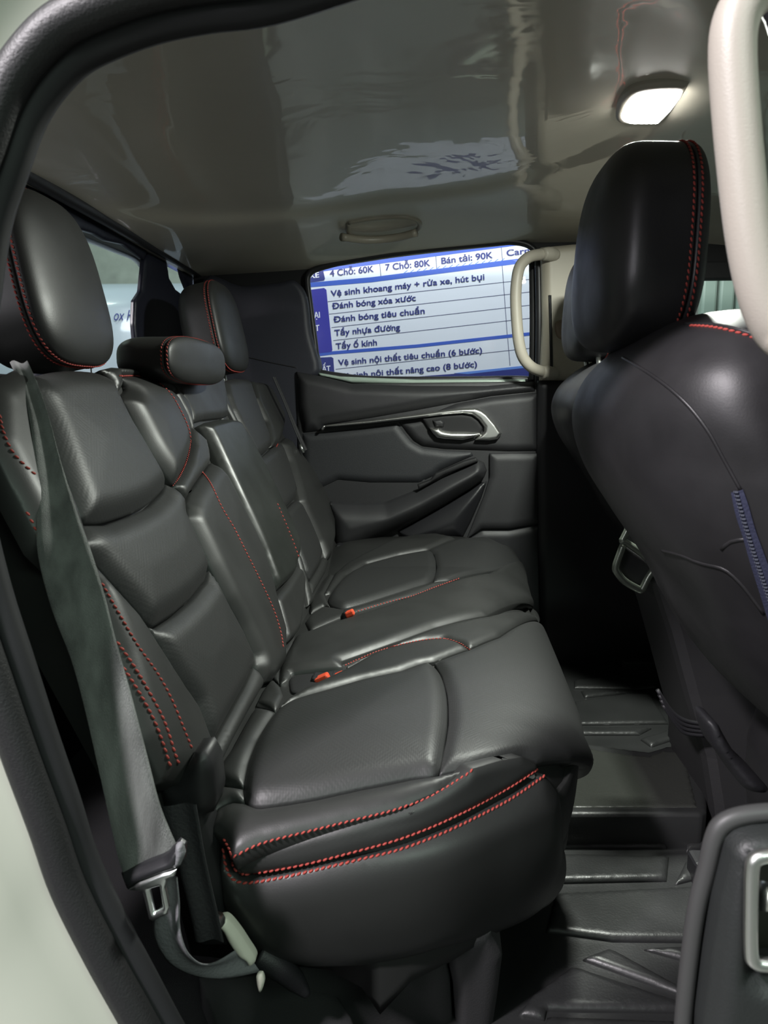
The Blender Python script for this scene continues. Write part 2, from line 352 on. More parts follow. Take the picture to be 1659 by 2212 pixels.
# ---- far quarter trim, B pillar trims
SQ = plane((0, 2.0, .8), (1, 0, 0), (0, 0, 1))
q = pillow('trim_1', SQ, [(440, 605), (520, 618), (600, 611), (636, 606), (662, 640), (672, 720), (690, 800), (660, 830), (655, 900), (670, 1060), (700, 1230), (600, 1240), (520, 1000), (440, 800)], mat('quarter_trim', (.02, .021, .03), .55, bump=.2, bscale=900), Hh=.012, r=.012, skirt=.06); tag(q, kind='structure')
t_ = bvh([q]); 
seam([(528, 770), (580, 782), (640, 794)], t_, q, R=.0016, name='panel_joint', m=VOID)
SP = plane((0, 1.96, .8), (1, 0, 0), (0, 0, 1))
o = pillow('trim_2', SP, [(1168, 535), (1240, 528), (1330, 530), (1330, 700), (1300, 822), (1166, 822), (1172, 700), (1170, 600)], BAND, Hh=.02, r=.02, skirt=.08, crv=False); tag(o, kind='structure')
pg = pillow('pillar_gap', SP, [(1182, 640), (1188, 640), (1192, 815), (1186, 815)], VOID, o, Hh=.0, r=.01, res=.003, off=.0215, skirt=.002, crv=False)
dm = pillow('belt_guide', SP, [(1196, 700), (1215, 694), (1222, 720), (1216, 735), (1200, 728)], mat('tan_plastic', (.22, .17, .13), .5), o, Hh=.01, r=.008, res=.003, off=.02)
o = pillow('trim_3', SP, [(1162, 822), (1300, 822), (1420, 900), (1460, 1700), (1200, 1700), (1170, 1500), (1160, 1000)], mat('pillar_dark', (.010, .010, .012), .55), Hh=.012, r=.02, skirt=.1, crv=False); tag(o, kind='structure')
# ---- window glass and its rubber
def window1():
    root = pillow('window_1', plane((0, FY + .004, .8), (1, 0, 0), (0, 0, 1)), win1, GLS, Hh=0, r=.01, res=.012, skirt=0); tag(root, kind='structure')
    P = [at(x, y, y=FY - .008) for x, y in win1]
    tube('window_seal', P, .011, RUB, root, closed=True, n=8, sx=.8, upv=(0, 1, 0))
    pillow('sill_edge', plane((0, FY - .02, .8), (1, 0, 0), (0, 0, 1)), [(688, 805), (735, 813), (900, 820), (1135, 819), (1135, 829), (900, 831), (760, 827), (690, 812)], mat('pale_green_sill', (.34, .42, .36), .2), root, Hh=.008, r=.006, res=.004, skirt=.03, crv=False)  # pale green strip along the foot of the glass
    # upright rear edge of the door frame
    tube('window_channel', [at(1163, 560, y=1.985), at(1165, 690, y=1.985), at(1163, 830, y=1.985)], .010, RUB, root, n=8)
    tube('window_channel', [at(1150, 545, y=2.01), at(1152, 690, y=2.01), at(1150, 820, y=2.01)], .010, VOID, root, n=8)
window1()
# ---- far rear door
def far_door():
    SD = plane((0, 1.985, .8), (1, 0, 0), (0, 0, 1))
    root = pillow('door_1', SD, [(640, 830), (1166, 824), (1168, 1000), (1172, 1260), (1190, 1560), (900, 1560), (700, 1500), (655, 1200), (645, 1000)], DOORM, Hh=.004, r=.01, res=.01, skirt=.04, crv=False); tag(root, kind='structure')
    # upper board with the lip at its front end
    pillow('upper_panel', SD, [(641, 803), (690, 812), (760, 829), (900, 834), (1050, 834), (1152, 825), (1156, 832), (1155, 846), (1060, 856), (985, 870), (900, 886), (800, 903), (700, 919), (692, 931), (656, 935), (645, 880)], DOORM, root, Hh=.022, r=.03, off=.004, skirt=.02, crv=False)
    pillow('handle_panel', SD, [(862, 912), (900, 905), (985, 872), (1060, 858), (1155, 848), (1162, 850), (1164, 974), (1100, 975), (1050, 973), (1015, 972), (960, 970), (912, 964), (893, 952), (878, 934)], DOORM, root, Hh=.014, r=.02, off=.004, crv=False)
    ins = pillow('insert_panel', SD, [(654, 937), (700, 934), (780, 925), (858, 914), (874, 936), (890, 955), (912, 967), (960, 973), (1018, 976), (1022, 984), (950, 1016), (936, 1028), (905, 1042), (800, 1042), (730, 1036), (680, 1060), (655, 1040)], mat('door_leatherette', (.022, .023, .026), .55, bump=.25, bscale=700), root, Hh=.010, r=.02, off=.004, crv=False)
    # chrome strip swelling into the bezel
    SC_ = plane((0, 1.962, .8), (1, 0, 0), (0, 0, 1))
    pillow('chrome_trim', SC_, [(694, 927), (699, 919), (720, 916), (800, 908), (900, 895), (960, 886), (1000, 882), (1026, 881), (1040, 886), (1052, 895), (1070, 916), (1083, 936), (1074, 948), (1056, 951), (1026, 950), (1034, 942), (1045, 932), (1046, 922), (1034, 906), (1020, 896), (1000, 893), (960, 896), (900, 903), (800, 914), (720, 921), (703, 922), (698, 929)], CHR, root, Hh=.008, r=.008, res=.0022, off=.01, skirt=.02, crv=False)
    hb = pillow('handle_bowl', SC_, [(912, 904), (960, 897), (1000, 895), (1018, 898), (1032, 908), (1043, 924), (1040, 934), (1020, 948), (985, 951), (950, 948), (935, 940), (925, 925)], VOID, root, Hh=.003, r=.006, res=.004, off=.002, crv=False)
    h = pillow('release_lever', SC_, [(927, 924), (948, 923), (956, 929), (975, 932), (1000, 932), (1036, 934), (1038, 938), (1026, 944), (1000, 950), (960, 948), (944, 945), (935, 936)], CHR, hb, Hh=.012, r=.010, res=.0025, off=.008, skirt=.02, crv=False)
    pillow('lock_slider', SC_, [(934, 908), (952, 905), (960, 912), (958, 922), (940, 922)], DOORM, hb, Hh=.008, r=.006, res=.0025, off=.006, skirt=.01, crv=False)
    # armrest
    SA = plane((0, 1.955, .8), (1, 0, 0), (0, 0, 1))
    pillow('armrest_pad', plane((0, 1.955, .8), (1, 0, 0), (0, -.25, 1)), [(690, 1060), (720, 1040), (760, 1036), (830, 1042), (902, 1046), (905, 1055), (870, 1070), (830, 1083), (780, 1086), (730, 1086), (708, 1082)], mat('armrest_leather', (.018, .019, .021), .42, bump=.1, bscale=500), root, Hh=.02, r=.03, off=.01, skirt=.05)
    pillow('switch_recess', plane((0, 1.95, .8), (1, 0, 0), (0, 0, 1)), [(902, 1046), (930, 1036), (940, 1022), (1000, 996), (1028, 988), (1032, 996), (960, 1024), (925, 1044), (904, 1056)], VOID, root, Hh=.003, r=.004, res=.003, off=.012, skirt=.02, crv=False)
    pillow('armrest', SA, [(712, 1086), (780, 1089), (832, 1087), (900, 1060), (960, 1028), (1010, 1004), (1030, 992), (1046, 1000), (1052, 1016), (1046, 1032), (1020, 1052), (960, 1088), (900, 1122), (850, 1146), (800, 1168), (760, 1190), (720, 1192), (712, 1150)], DOORM, root, Hh=.035, r=.045, off=-.002, skirt=.05, crv=False, bulge=.012)
    pillow('map_pocket', plane((0, 1.975, .8), (1, 0, 0), (0, 0, 1)), [(860, 1148), (960, 1092), (1040, 1042), (1052, 1040), (1040, 1075), (1018, 1125), (1000, 1160), (950, 1170), (880, 1180)], mat('pocket_shadow_plastic', (.014, .014, .016), .35), root, Hh=.03, r=.06, off=.0, skirt=.02, crv=False)  # darker colour paints in the shadow of the door pocket
    pillow('lower_panel', plane((0, 1.97, .8), (1, 0, 0), (0, 0, 1)), [(1058, 980), (1100, 979), (1164, 979), (1168, 1130), (1100, 1142), (1040, 1142), (1008, 1165), (1026, 1120), (1046, 1070), (1058, 1030)], DOORM, root, Hh=.008, r=.02, off=.0, skirt=.02, crv=False)
    pillow('kick_panel', plane((0, 1.97, .8), (1, 0, 0), (0, 0, 1)), [(1000, 1172), (1042, 1147), (1100, 1147), (1168, 1134), (1176, 1300), (1180, 1500), (900, 1500), (900, 1240)], PLB, root, Hh=.008, r=.02, off=-.004, skirt=.02, crv=False)
far_door()
# ---- near door opening: painted frame, rubber seal, jamb
loop = [(575, -20), (430, 0), (320, 22), (225, 55), (140, 98), (75, 165), (30, 240), (-5, 340), (-45, 470), (-70, 650), (-92, 820), (-95, 980), (-80, 1120), (-38, 1290), (14, 1450), (66, 1610), (118, 1760), (160, 1890), (226, 2030), (290, 2150), (360, 2280), (450, 2430), (620, 2560), (1000, 2620), (1400, 2620), (1740, 2500), (1850, 2000), (1850, 1200), (1800, 600), (1760, 200), (1700, -50), (1500, -160), (1100, -180), (800, -90)]
NY = .50
LP = [at(x, y, y=NY) for x, y in loop]
LP = np.array(LP); ctr = LP.mean(0); LP = LP + (LP - ctr) / np.linalg.norm(LP - ctr, axis=1)[:, None] * .012
LS = np.array(smooth(LP, True, 5)); ctr = LS.mean(0)
sl = tube('trim_4', LP, .0135, mat('door_seal_rubber', (.014, .014, .015), .5, bump=.25, bscale=500), closed=True, n=12, sm=6, sx=1.0, sy=1.0, upv=(0, 1, 0)); tag(sl, kind='structure')
LP2 = [np.array(p) + (ctr - p) / np.linalg.norm(ctr - p) * .011 + np.array([0, .018, 0]) for p in LP]
tube('inner_lip', LP2, .012, mat('seal_lip', (.010, .010, .012), .6), sl, closed=True, n=10, sm=5, upv=(0, 1, 0))
n = len(LS); rad = (LS - ctr); rad /= np.linalg.norm(rad, axis=1)[:, None]
rings = [LS + rad * a + np.array([0, b, 0]) for a, b in ((.004, .012), (.012, .010), (.03, .0), (.05, -.012), (.066, -.03), (.12, -.05), (.20, -.06), (.25, -.03), (.25, .06))]
V = np.vstack(rings); Fc = [[i * n + k, i * n + (k + 1) % n, (i + 1) * n + (k + 1) % n, (i + 1) * n + k] for i in range(len(rings) - 1) for k in range(n)]
bodyp = fixn(mk('wall_right', V, Fc, PAINT)); tag(bodyp, kind='structure')
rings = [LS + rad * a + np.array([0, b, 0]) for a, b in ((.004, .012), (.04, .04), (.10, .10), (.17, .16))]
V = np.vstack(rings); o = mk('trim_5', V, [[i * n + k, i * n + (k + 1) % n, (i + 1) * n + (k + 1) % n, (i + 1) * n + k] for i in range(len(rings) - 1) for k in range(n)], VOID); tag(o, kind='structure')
# ================================================================== REAR SEAT
SL = np.array([-.21, 0, .45]); SLN = SL / np.linalg.norm(SL); SNN = np.array([SLN[2], 0, -SLN[0]])
def fb(u, v):
    b = .006 * np.sin(np.clip((v + .05) / .5, 0, 1) * math.pi)
    o = np.array([-.232, 0, .32])
    return o + np.outer(v, SLN) + np.outer(u, [0, 1, 0]) + np.outer(b, SNN)
SB = Surf(fb, .5, 2.15, -.06, .58, 90)
prof = np.array([(-.262, .295), (-.23, .315), (-.18, .326), (-.1, .33), (0, .334), (.08, .335), (.14, .328), (.185, .312), (.215, .285), (.232, .25), (.236, .21), (.226, .17), (.205, .13)])
ps = resample(np.array(smooth([(a, b) for a, b in prof], False, 8)), .004); pd = np.r_[0, np.cumsum(np.linalg.norm(np.diff(ps, axis=0), axis=1))]
def fc(u, v):
    x = np.interp(v, pd, ps[:, 0]); z = np.interp(v, pd, ps[:, 1])
    e = v - pd[-1]; z = z - np.where(e > 0, e, 0)
    near = np.clip((.80 - u) / .15, 0, 1.6); far = np.clip((u - 1.86) / .15, 0, 1.6)
    z = z - .030 * near ** 2 + .030 * np.clip((u - 1.66) / .2, 0, 1)
    
    xp = np.interp(u, [.69, .735, .77, .80, .84, .90, 1, 1.2, 1.5, 1.9], [.09, .12, .150, .176, .208, .229, .238, .246, .256, .268]); x = x - (.236 - xp) * np.clip((x + .05) / .286, 0, 1) ** 1.6
    return np.stack([x, u, z], -1)
SCU = Surf(fc, .58, 2.1, 0, pd[-1], 90)
plan = np.array(smooth([(-.262, .668), (-.235, .664), (-.15, .66), (-.06, .668), (.02, .690), (.09, .735), (.135, .768), (.165, .798), (.197, .84), (.218, .90), (.230, 1.0), (.238, 1.2), (.247, 1.5), (.258, 1.93)], False, 8)); pl = resample(plan, .004); pld = np.r_[0, np.cumsum(np.linalg.norm(np.diff(pl, axis=0), axis=1))]
def fs(u, v):      # u along the plan curve, v = height
    x = np.interp(u, pld, pl[:, 0]); y = np.interp(u, pld, pl[:, 1])
    t = np.clip((.30 - v) / .2, 0, 1); y = y + .02 * t ** 2 - .010 * np.sin(t * math.pi); x = x - .025 * t ** 2 * np.clip(u / .5, 0, 1)
    y = y + .25 * np.clip(v - .27, 0, 1)
    return np.stack([x, y, v], -1)
SSD = Surf(fs, 0, float(np.interp(.86, pl[40:, 1], pld[40:])), .05, .33, 110)

cush = empty('rear_seat_cushion', (0, 1.27, .0), 'long black leather rear bench cushion with red double stitching', 'seat cushion')
def C(name, px, m=LEA, S_=SCU, **k):
    k['Hh'] *= .8; k['r'] *= .65
    return pillow(name, S_, px, m, cush, **k)
CP = []
CP.append(C('seat_insert', [(934, 1439), (953, 1463), (964, 1501), (967, 1550), (961, 1605), (946, 1672), (888, 1683), (780, 1705), (682, 1727), (617, 1738), (557, 1746), (531, 1734), (527, 1708), (536, 1653), (557, 1599), (579, 1561), (603, 1534), (639, 1515), (704, 1496), (780, 1474), (867, 1455), (910, 1438)], INS, Hh=.014, r=.035, bulge=.004))
CP.append(C('front_panel', [(938, 1434), (1013, 1406), (1078, 1379), (1132, 1357), (1170, 1353), (1203, 1380), (1228, 1425), (1252, 1490), (1270, 1550), (1276, 1610), (1262, 1655), (1235, 1690), (1210, 1708), (1197, 1691), (1160, 1650), (1127, 1637), (1073, 1648), (1013, 1661), (949, 1674), (963, 1605), (969, 1550), (966, 1500), (955, 1462)], INS, Hh=.010, r=.03, crv=False))
CP.append(C('bolster_top', [(455, 1795), (470, 1750), (500, 1735), (528, 1737), (557, 1749), (617, 1741), (682, 1730), (780, 1708), (888, 1686), (949, 1677), (1016, 1664), (1002, 1676), (942, 1714), (861, 1748), (780, 1769), (671, 1796), (563, 1824), (502, 1855), (485, 1815)], Hh=.010, r=.025, crv=False))
CP.append(C('inner_bolster', [(603, 1531), (612, 1520), (640, 1500), (742, 1451), (807, 1414), (861, 1397), (915, 1386), (959, 1383), (991, 1392), (1012, 1404), (937, 1432), (910, 1436), (867, 1452), (780, 1471), (704, 1493), (639, 1512)], Hh=.010, r=.02, crv=False))
CP.append(C('middle_band', [(748, 1442), (866, 1388), (942, 1360), (1051, 1335), (1105, 1324), (1180, 1340), (1190, 1352), (1170, 1350), (1132, 1355), (1078, 1377), (1015, 1402), (991, 1389), (959, 1380), (915, 1383), (861, 1394), (807, 1411)], Hh=.008, r=.02, crv=False))
CP.append(C('middle_panel', [(636, 1382), (671, 1367), (740, 1342), (834, 1313), (945, 1270), (1051, 1242), (1105, 1238), (1127, 1246), (1150, 1280), (1183, 1340), (1105, 1321), (1051, 1332), (942, 1357), (866, 1385), (738, 1430), (740, 1442), (630, 1455), (622, 1470), (605, 1480), (604, 1450), (622, 1410)], Hh=.012, r=.03, crv=False))
CP.append(C('far_insert', [(712, 1306), (715, 1284), (747, 1246), (791, 1222), (861, 1203), (924, 1192), (937, 1200), (942, 1225), (934, 1255), (900, 1268), (840, 1287), (780, 1306), (740, 1315)], INS, Hh=.012, r=.03))
CP.append(C('far_front_panel', [(926, 1190), (964, 1174), (997, 1166), (1051, 1163), (1078, 1177), (1111, 1209), (1128, 1243), (1105, 1234), (1051, 1236), (970, 1254), (936, 1258), (944, 1225), (938, 1199)], INS, Hh=.008, r=.02, crv=False))
CP.append(C('far_bolster', [(722, 1243), (745, 1222), (780, 1201), (834, 1174), (888, 1160), (942, 1156), (985, 1165), (962, 1172), (924, 1189), (861, 1200), (791, 1219), (747, 1243), (714, 1280), (700, 1285)], Hh=.010, r=.02, crv=False))
CP.append(C('far_inner_bolster', [(671, 1330), (700, 1312), (740, 1319), (780, 1309), (840, 1290), (936, 1260), (970, 1256), (888, 1288), (774, 1322), (700, 1350), (671, 1364), (660, 1345)], Hh=.006, r=.015, crv=False))
CP.append(C('rear_band', [(462, 1690), (470, 1670), (500, 1625), (530, 1570), (552, 1532), (594, 1540), (580, 1560), (555, 1600), (535, 1652), (526, 1700), (490, 1698)], Hh=.010, r=.02, crv=False, res=.004))
CP.append(C('rear_band', [(455, 1735), (461, 1703), (490, 1701), (525, 1706), (528, 1732), (500, 1733), (470, 1748), (455, 1765)], Hh=.008, r=.015, crv=False, res=.004))
CP.append(C('rear_band', [(554, 1527), (570, 1495), (590, 1470), (604, 1484), (612, 1505), (600, 1530), (594, 1537)], Hh=.008, r=.012, crv=False, res=.004))
CP.append(C('rear_band', [(604, 1450), (602, 1475), (588, 1470), (600, 1430), (618, 1390), (636, 1376), (632, 1392), (618, 1412)], Hh=.006, r=.01, crv=False, res=.004))
CP.append(C('rear_band', [(671, 1326), (668, 1300), (690, 1268), (712, 1242), (722, 1245), (700, 1286), (712, 1310), (700, 1310)], Hh=.008, r=.012, crv=False, res=.004))
# the side of the cushion, facing the open door
CP.append(C('bolster_side', [(503, 1858), (563, 1828), (671, 1799), (780, 1772), (861, 1751), (942, 1717), (1002, 1679), (1018, 1660), (1075, 1643), (1127, 1634), (1158, 1652), (1160, 1663), (1105, 1700), (1024, 1744), (942, 1782), (861, 1814), (780, 1838), (671, 1865), (590, 1881), (525, 1889), (503, 1876)], LEA, SSD, Hh=.005, r=.015, crv=False, res=.004))
CP.append(C('side_panel', [(481, 1838), (490, 1875), (508, 1897), (540, 1903), (617, 1889), (700, 1870), (780, 1851), (861, 1830), (942, 1801), (1024, 1762), (1105, 1718), (1172, 1672), (1190, 1690), (1206, 1712), (1214, 1760), (1215, 1830), (1205, 1900), (1160, 1968), (1051, 2020), (942, 2049), (780, 2085), (660, 2087), (590, 2071), (541, 2044), (503, 2011), (481, 1946), (474, 1890)], LEA, SSD, Hh=.014, r=.05, crv=False))
us = SSD.inv([(1213, 1740)])[0][0]
CP.append(C('front_face', None, LEA, SSD, uvpts=[(us + .003, .262), (us + .003, .13), (us + .3, .115), (pld[-1] - .02, .115), (pld[-1] - .01, .255), (us + .35, .285), (us + .16, .285), (us + .1, .28), (us + .04, .275)], Hh=.004, r=.03, off=-.012, crv=False, res=.008))
# foam body under the panels
def cushion_body():
    R = []
    for y in np.r_[.675, .685, .71, np.linspace(.74, 1.93, 50), 1.96, 1.975]:
        vv = np.linspace(.01, pd[-1] - .005, 40); p = fc(np.full(40, y), vv); sh = .006 + (.03 if y in (.675, 1.975) else 0); p[:, 2] -= sh; 
        lim = np.interp(y, pl[:, 1][30:], pl[:, 0][30:]) - .008; p[:, 0] = np.minimum(p[:, 0] - .016, max(lim - .01, -.2))
        bot = np.array([(p[-1, 0] - .02, y, .11), (-.1, y, .13), (-.25, y, .14)]); R.append(np.vstack([p, bot]))
    return loft('foam_body', R, LEA, cush)
body = cushion_body(); CP.append(body)
ct = bvh(CP)
stitch([(500, 1854), (563, 1823), (671, 1795), (780, 1768), (861, 1747), (942, 1714), (1002, 1677), (1018, 1665)], ct, cush)
stitch([(485, 1815), (498, 1840), (500, 1856), (507, 1876), (528, 1888), (590, 1880), (671, 1864), (780, 1836), (861, 1813), (942, 1782), (1024, 1743), (1105, 1698), (1160, 1662)], ct, cush, L=.0027, R=.0014)
stitch([(480, 1832), (486, 1862), (495, 1890), (512, 1904), (541, 1907), (617, 1894), (700, 1875), (780, 1856), (861, 1836), (942, 1806), (1024, 1768), (1105, 1725), (1174, 1677)], ct, cush, L=.0027, R=.0014)
stitch([(747, 1437), (807, 1410), (861, 1394), (915, 1383), (959, 1380), (991, 1389), (1014, 1403)], ct, cush, step=.006)
stitch([(774, 1320), (830, 1303), (888, 1288), (940, 1268), (990, 1250)], ct, cush, step=.008)

def seat_back(name, y0, lab):
    return empty(name, (-.25, y0, .3), lab, 'seat back', 'rear seat backs')  # root of one backrest section of the rear bench
nb = seat_back('rear_backrest', .86, 'near black leather rear backrest with red stitched side wings, belt hanging over it')
mb = seat_back('rear_backrest', 1.27, 'narrow middle backrest with folded-up smooth leather armrest')
fbk = seat_back('rear_backrest', 1.68, 'far black leather rear backrest beside the closed door')
G = {}
def B(root, name, px, m=LEA, **k):
    k['Hh'] *= .68; k['r'] *= .6; k['bulge'] = k.get('bulge', 0) * .6
    o = pillow(name, SB, px, m, root, **k); G.setdefault(root.name, []).append(o); return o
B(nb, 'upper_panel', [(60, 830), (80, 812), (140, 802), (205, 806), (235, 822), (252, 858), (277, 910), (312, 969), (352, 1041), (348, 1061), (318, 1091), (279, 1111), (223, 1129), (191, 1131), (170, 1118), (131, 1017), (95, 917), (70, 860)], INS, Hh=.022, r=.05, bulge=.006)
B(nb, 'middle_panel', [(178, 1136), (223, 1136), (279, 1116), (320, 1096), (350, 1067), (357, 1047), (372, 1054), (397, 1086), (400, 1122), (421, 1168), (447, 1228), (441, 1255), (410, 1294), (373, 1326), (329, 1355), (313, 1348), (293, 1323), (205, 1225), (150, 1180)], INS, Hh=.020, r=.045, crv=False, bulge=.004)
B(nb, 'lower_panel', [(318, 1355), (332, 1360), (377, 1331), (414, 1299), (446, 1259), (451, 1234), (484, 1302), (516, 1361), (543, 1420), (545, 1438), (526, 1480), (485, 1554), (457, 1604), (440, 1570), (421, 1520), (389, 1474), (357, 1424)], INS, Hh=.018, r=.04, crv=False, bulge=.004)
B(nb, 'lumbar_band', [(547, 1443), (562, 1470), (566, 1482), (530, 1545), (500, 1600), (475, 1650), (462, 1690), (452, 1690), (446, 1640), (458, 1612), (486, 1560), (528, 1484)], LEA, Hh=.014, r=.02, crv=False)
B(nb, 'side_wing', [(255, 816), (302, 814), (338, 828), (366, 851), (389, 890), (405, 926), (409, 958), (401, 997), (386, 1028), (373, 1047), (354, 1027), (318, 972), (281, 902), (260, 862), (272, 842), (262, 822)], LEA, Hh=.026, r=.05, bulge=.008, res=.005)
B(nb, 'top_edge', [(232, 818), (215, 800), (240, 794), (290, 798), (334, 806), (368, 830), (398, 865), (411, 895), (416, 930), (441, 952), (449, 985), (450, 1004), (427, 1035), (408, 1063), (399, 1080), (376, 1050), (390, 1028), (405, 998), (413, 958), (409, 925), (392, 888), (369, 848), (340, 824), (303, 810), (258, 812), (262, 835), (250, 855)], LEA, Hh=.014, r=.02, crv=False, res=.005)
B(nb, 'lower_wing', [(402, 1088), (410, 1066), (430, 1036), (449, 1010), (456, 1000), (478, 1024), (500, 1065), (521, 1108), (545, 1155), (565, 1203), (585, 1270), (590, 1296), (612, 1374), (611, 1438), (585, 1474), (566, 1478), (549, 1440), (547, 1419), (519, 1358), (487, 1298), (452, 1226), (424, 1165), (403, 1120)], LEA, Hh=.024, r=.045, crv=False, bulge=.006)
B(nb, 'outer_bolster', [(-30, 830), (30, 800), (75, 815), (92, 917), (128, 1017), (168, 1120), (200, 1226), (290, 1325), (354, 1424), (386, 1474), (418, 1520), (438, 1572), (454, 1610), (444, 1640), (440, 1700), (345, 1690), (300, 1600), (250, 1420), (200, 1290), (90, 1180), (20, 1050), (-30, 950)], LEA, Hh=.020, r=.04, crv=False, bulge=.004)
B(mb, 'upper_panel', [(330, 800), (400, 790), (480, 790), (482, 826), (489, 860), (492, 898), (478, 903), (438, 907), (417, 913), (404, 888), (380, 846), (358, 822)], LEA, Hh=.012, r=.025, crv=False)
B(mb, 'folding_armrest', [(426, 921), (440, 914), (478, 906), (500, 909), (516, 934), (529, 954), (565, 1021), (597, 1089), (622, 1140), (637, 1180), (638, 1206), (626, 1248), (590, 1282), (578, 1255), (557, 1198), (519, 1113), (480, 1029), (446, 955)], mat('smooth_leather', (.018, .020, .018), .38, spec=.6, rvar=.10, bump=.04, bscale=60), Hh=.030, r=.03, crv=False, bulge=.004, res=.005)
B(mb, 'lower_panel', [(592, 1293), (615, 1265), (640, 1224), (648, 1232), (656, 1258), (654, 1300), (645, 1360), (636, 1374), (620, 1390), (614, 1374)], LEA, Hh=.014, r=.02, crv=False, res=.005)
B(fbk, 'inner_panel', [(482, 822), (484, 850), (500, 890), (520, 930), (551, 992), (560, 1020), (600, 1096), (612, 1125), (636, 1180), (650, 1215), (657, 1240), (666, 1270), (676, 1300), (666, 1310), (655, 1256), (640, 1200), (600, 1100), (548, 985), (502, 905), (478, 860)], LEA, Hh=.010, r=.015, crv=False, res=.005)
B(fbk, 'upper_panel', [(482, 824), (505, 818), (535, 820), (547, 858), (566, 910), (582, 953), (582, 965), (573, 977), (557, 988), (550, 988), (519, 925), (500, 886), (487, 850)], INS, Hh=.016, r=.03, crv=False)
B(fbk, 'middle_panel', [(553, 994), (573, 982), (586, 970), (604, 955), (620, 998), (640, 1064), (636, 1077), (609, 1104), (600, 1092), (560, 1015)], INS, Hh=.014, r=.03, crv=False)
B(fbk, 'lower_panel', [(612, 1108), (638, 1082), (645, 1085), (664, 1122), (686, 1174), (694, 1200), (686, 1225), (668, 1255), (658, 1236), (632, 1167)], INS, Hh=.014, r=.025, crv=False, res=.005)
B(fbk, 'side_wing', [(541, 824), (569, 828), (592, 847), (608, 874), (614, 913), (608, 941), (598, 962), (586, 966), (572, 911), (549, 860)], LEA, Hh=.018, r=.03, crv=False, res=.005)
B(fbk, 'lower_wing', [(606, 956), (616, 946), (625, 960), (642, 980), (680, 1030), (708, 1081), (718, 1125), (719, 1169), (712, 1206), (702, 1214), (698, 1200), (688, 1172), (646, 1083), (622, 997)], LEA, Hh=.024, r=.04, crv=False, res=.005, bulge=.006)
B(fbk, 'lumbar_band', [(668, 1258), (686, 1228), (698, 1204), (708, 1214), (700, 1240), (680, 1275), (670, 1292)], LEA, Hh=.010, r=.015, crv=False, res=.005)
def back_body(root, y0, y1, vt):
    a = fb(np.array([y0, y1, y1, y0]), np.array([-.03, -.03, vt, vt])) - SNN * .004
    R = []
    for k, (ins_, dp) in enumerate([(.012, 0), (0, .012), (0, .07), (.02, .085)]):
        uu = [y0 + ins_, y1 - ins_, y1 - ins_, y0 + ins_]; v_ = [-.05 + ins_, -.05 + ins_, vt - ins_, vt - ins_]
        R.append(fb(np.array(uu), np.array(v_)) - SNN * (.005 + dp))
    o = loft('back_shell', R, LEA, root); G[root.name].append(o); o.data.polygons.foreach_set('use_smooth', [False] * len(o.data.polygons)); return o
back_body(nb, .66, 1.13, .50); back_body(mb, 1.135, 1.43, .49); back_body(fbk, 1.435, 1.94, .50)
tn = bvh(G[nb.name]); tm = bvh(G[mb.name]); tf = bvh(G[fbk.name]); ta = bvh(G[nb.name] + G[mb.name] + G[fbk.name])
stitch([(258, 812), (303, 812), (340, 826), (368, 850), (391, 889), (407, 926), (411, 958), (403, 997), (388, 1030), (374, 1049)], ta, nb)
stitch([(437, 1020), (455, 1045), (480, 1098), (505, 1140), (530, 1190), (560, 1250), (590, 1315), (606, 1365), (611, 1395)], ta, nb)
stitch([(222, 1263), (260, 1330), (300, 1398), (340, 1455), (370, 1510), (395, 1570), (412, 1612)], ta, nb)
stitch([(255, 1390), (290, 1440), (325, 1500), (355, 1560), (375, 1620), (384, 1645)], ta, nb, L=.0027, R=.0014)
stitch([(268, 1445), (300, 1495), (330, 1550), (350, 1600), (366, 1650)], ta, nb, L=.0027, R=.0014)
stitch([(0, 900), (8, 935), (30, 980), (72, 1022)], ta, nb)
stitch([(60, 1110), (75, 1140), (95, 1190)], ta, nb)
stitch([(600, 1090), (632, 1167), (656, 1235), (664, 1265)], ta, fbk, step=.008)
stitch([(597, 965), (608, 942), (614, 915)], ta, fbk, step=.008)
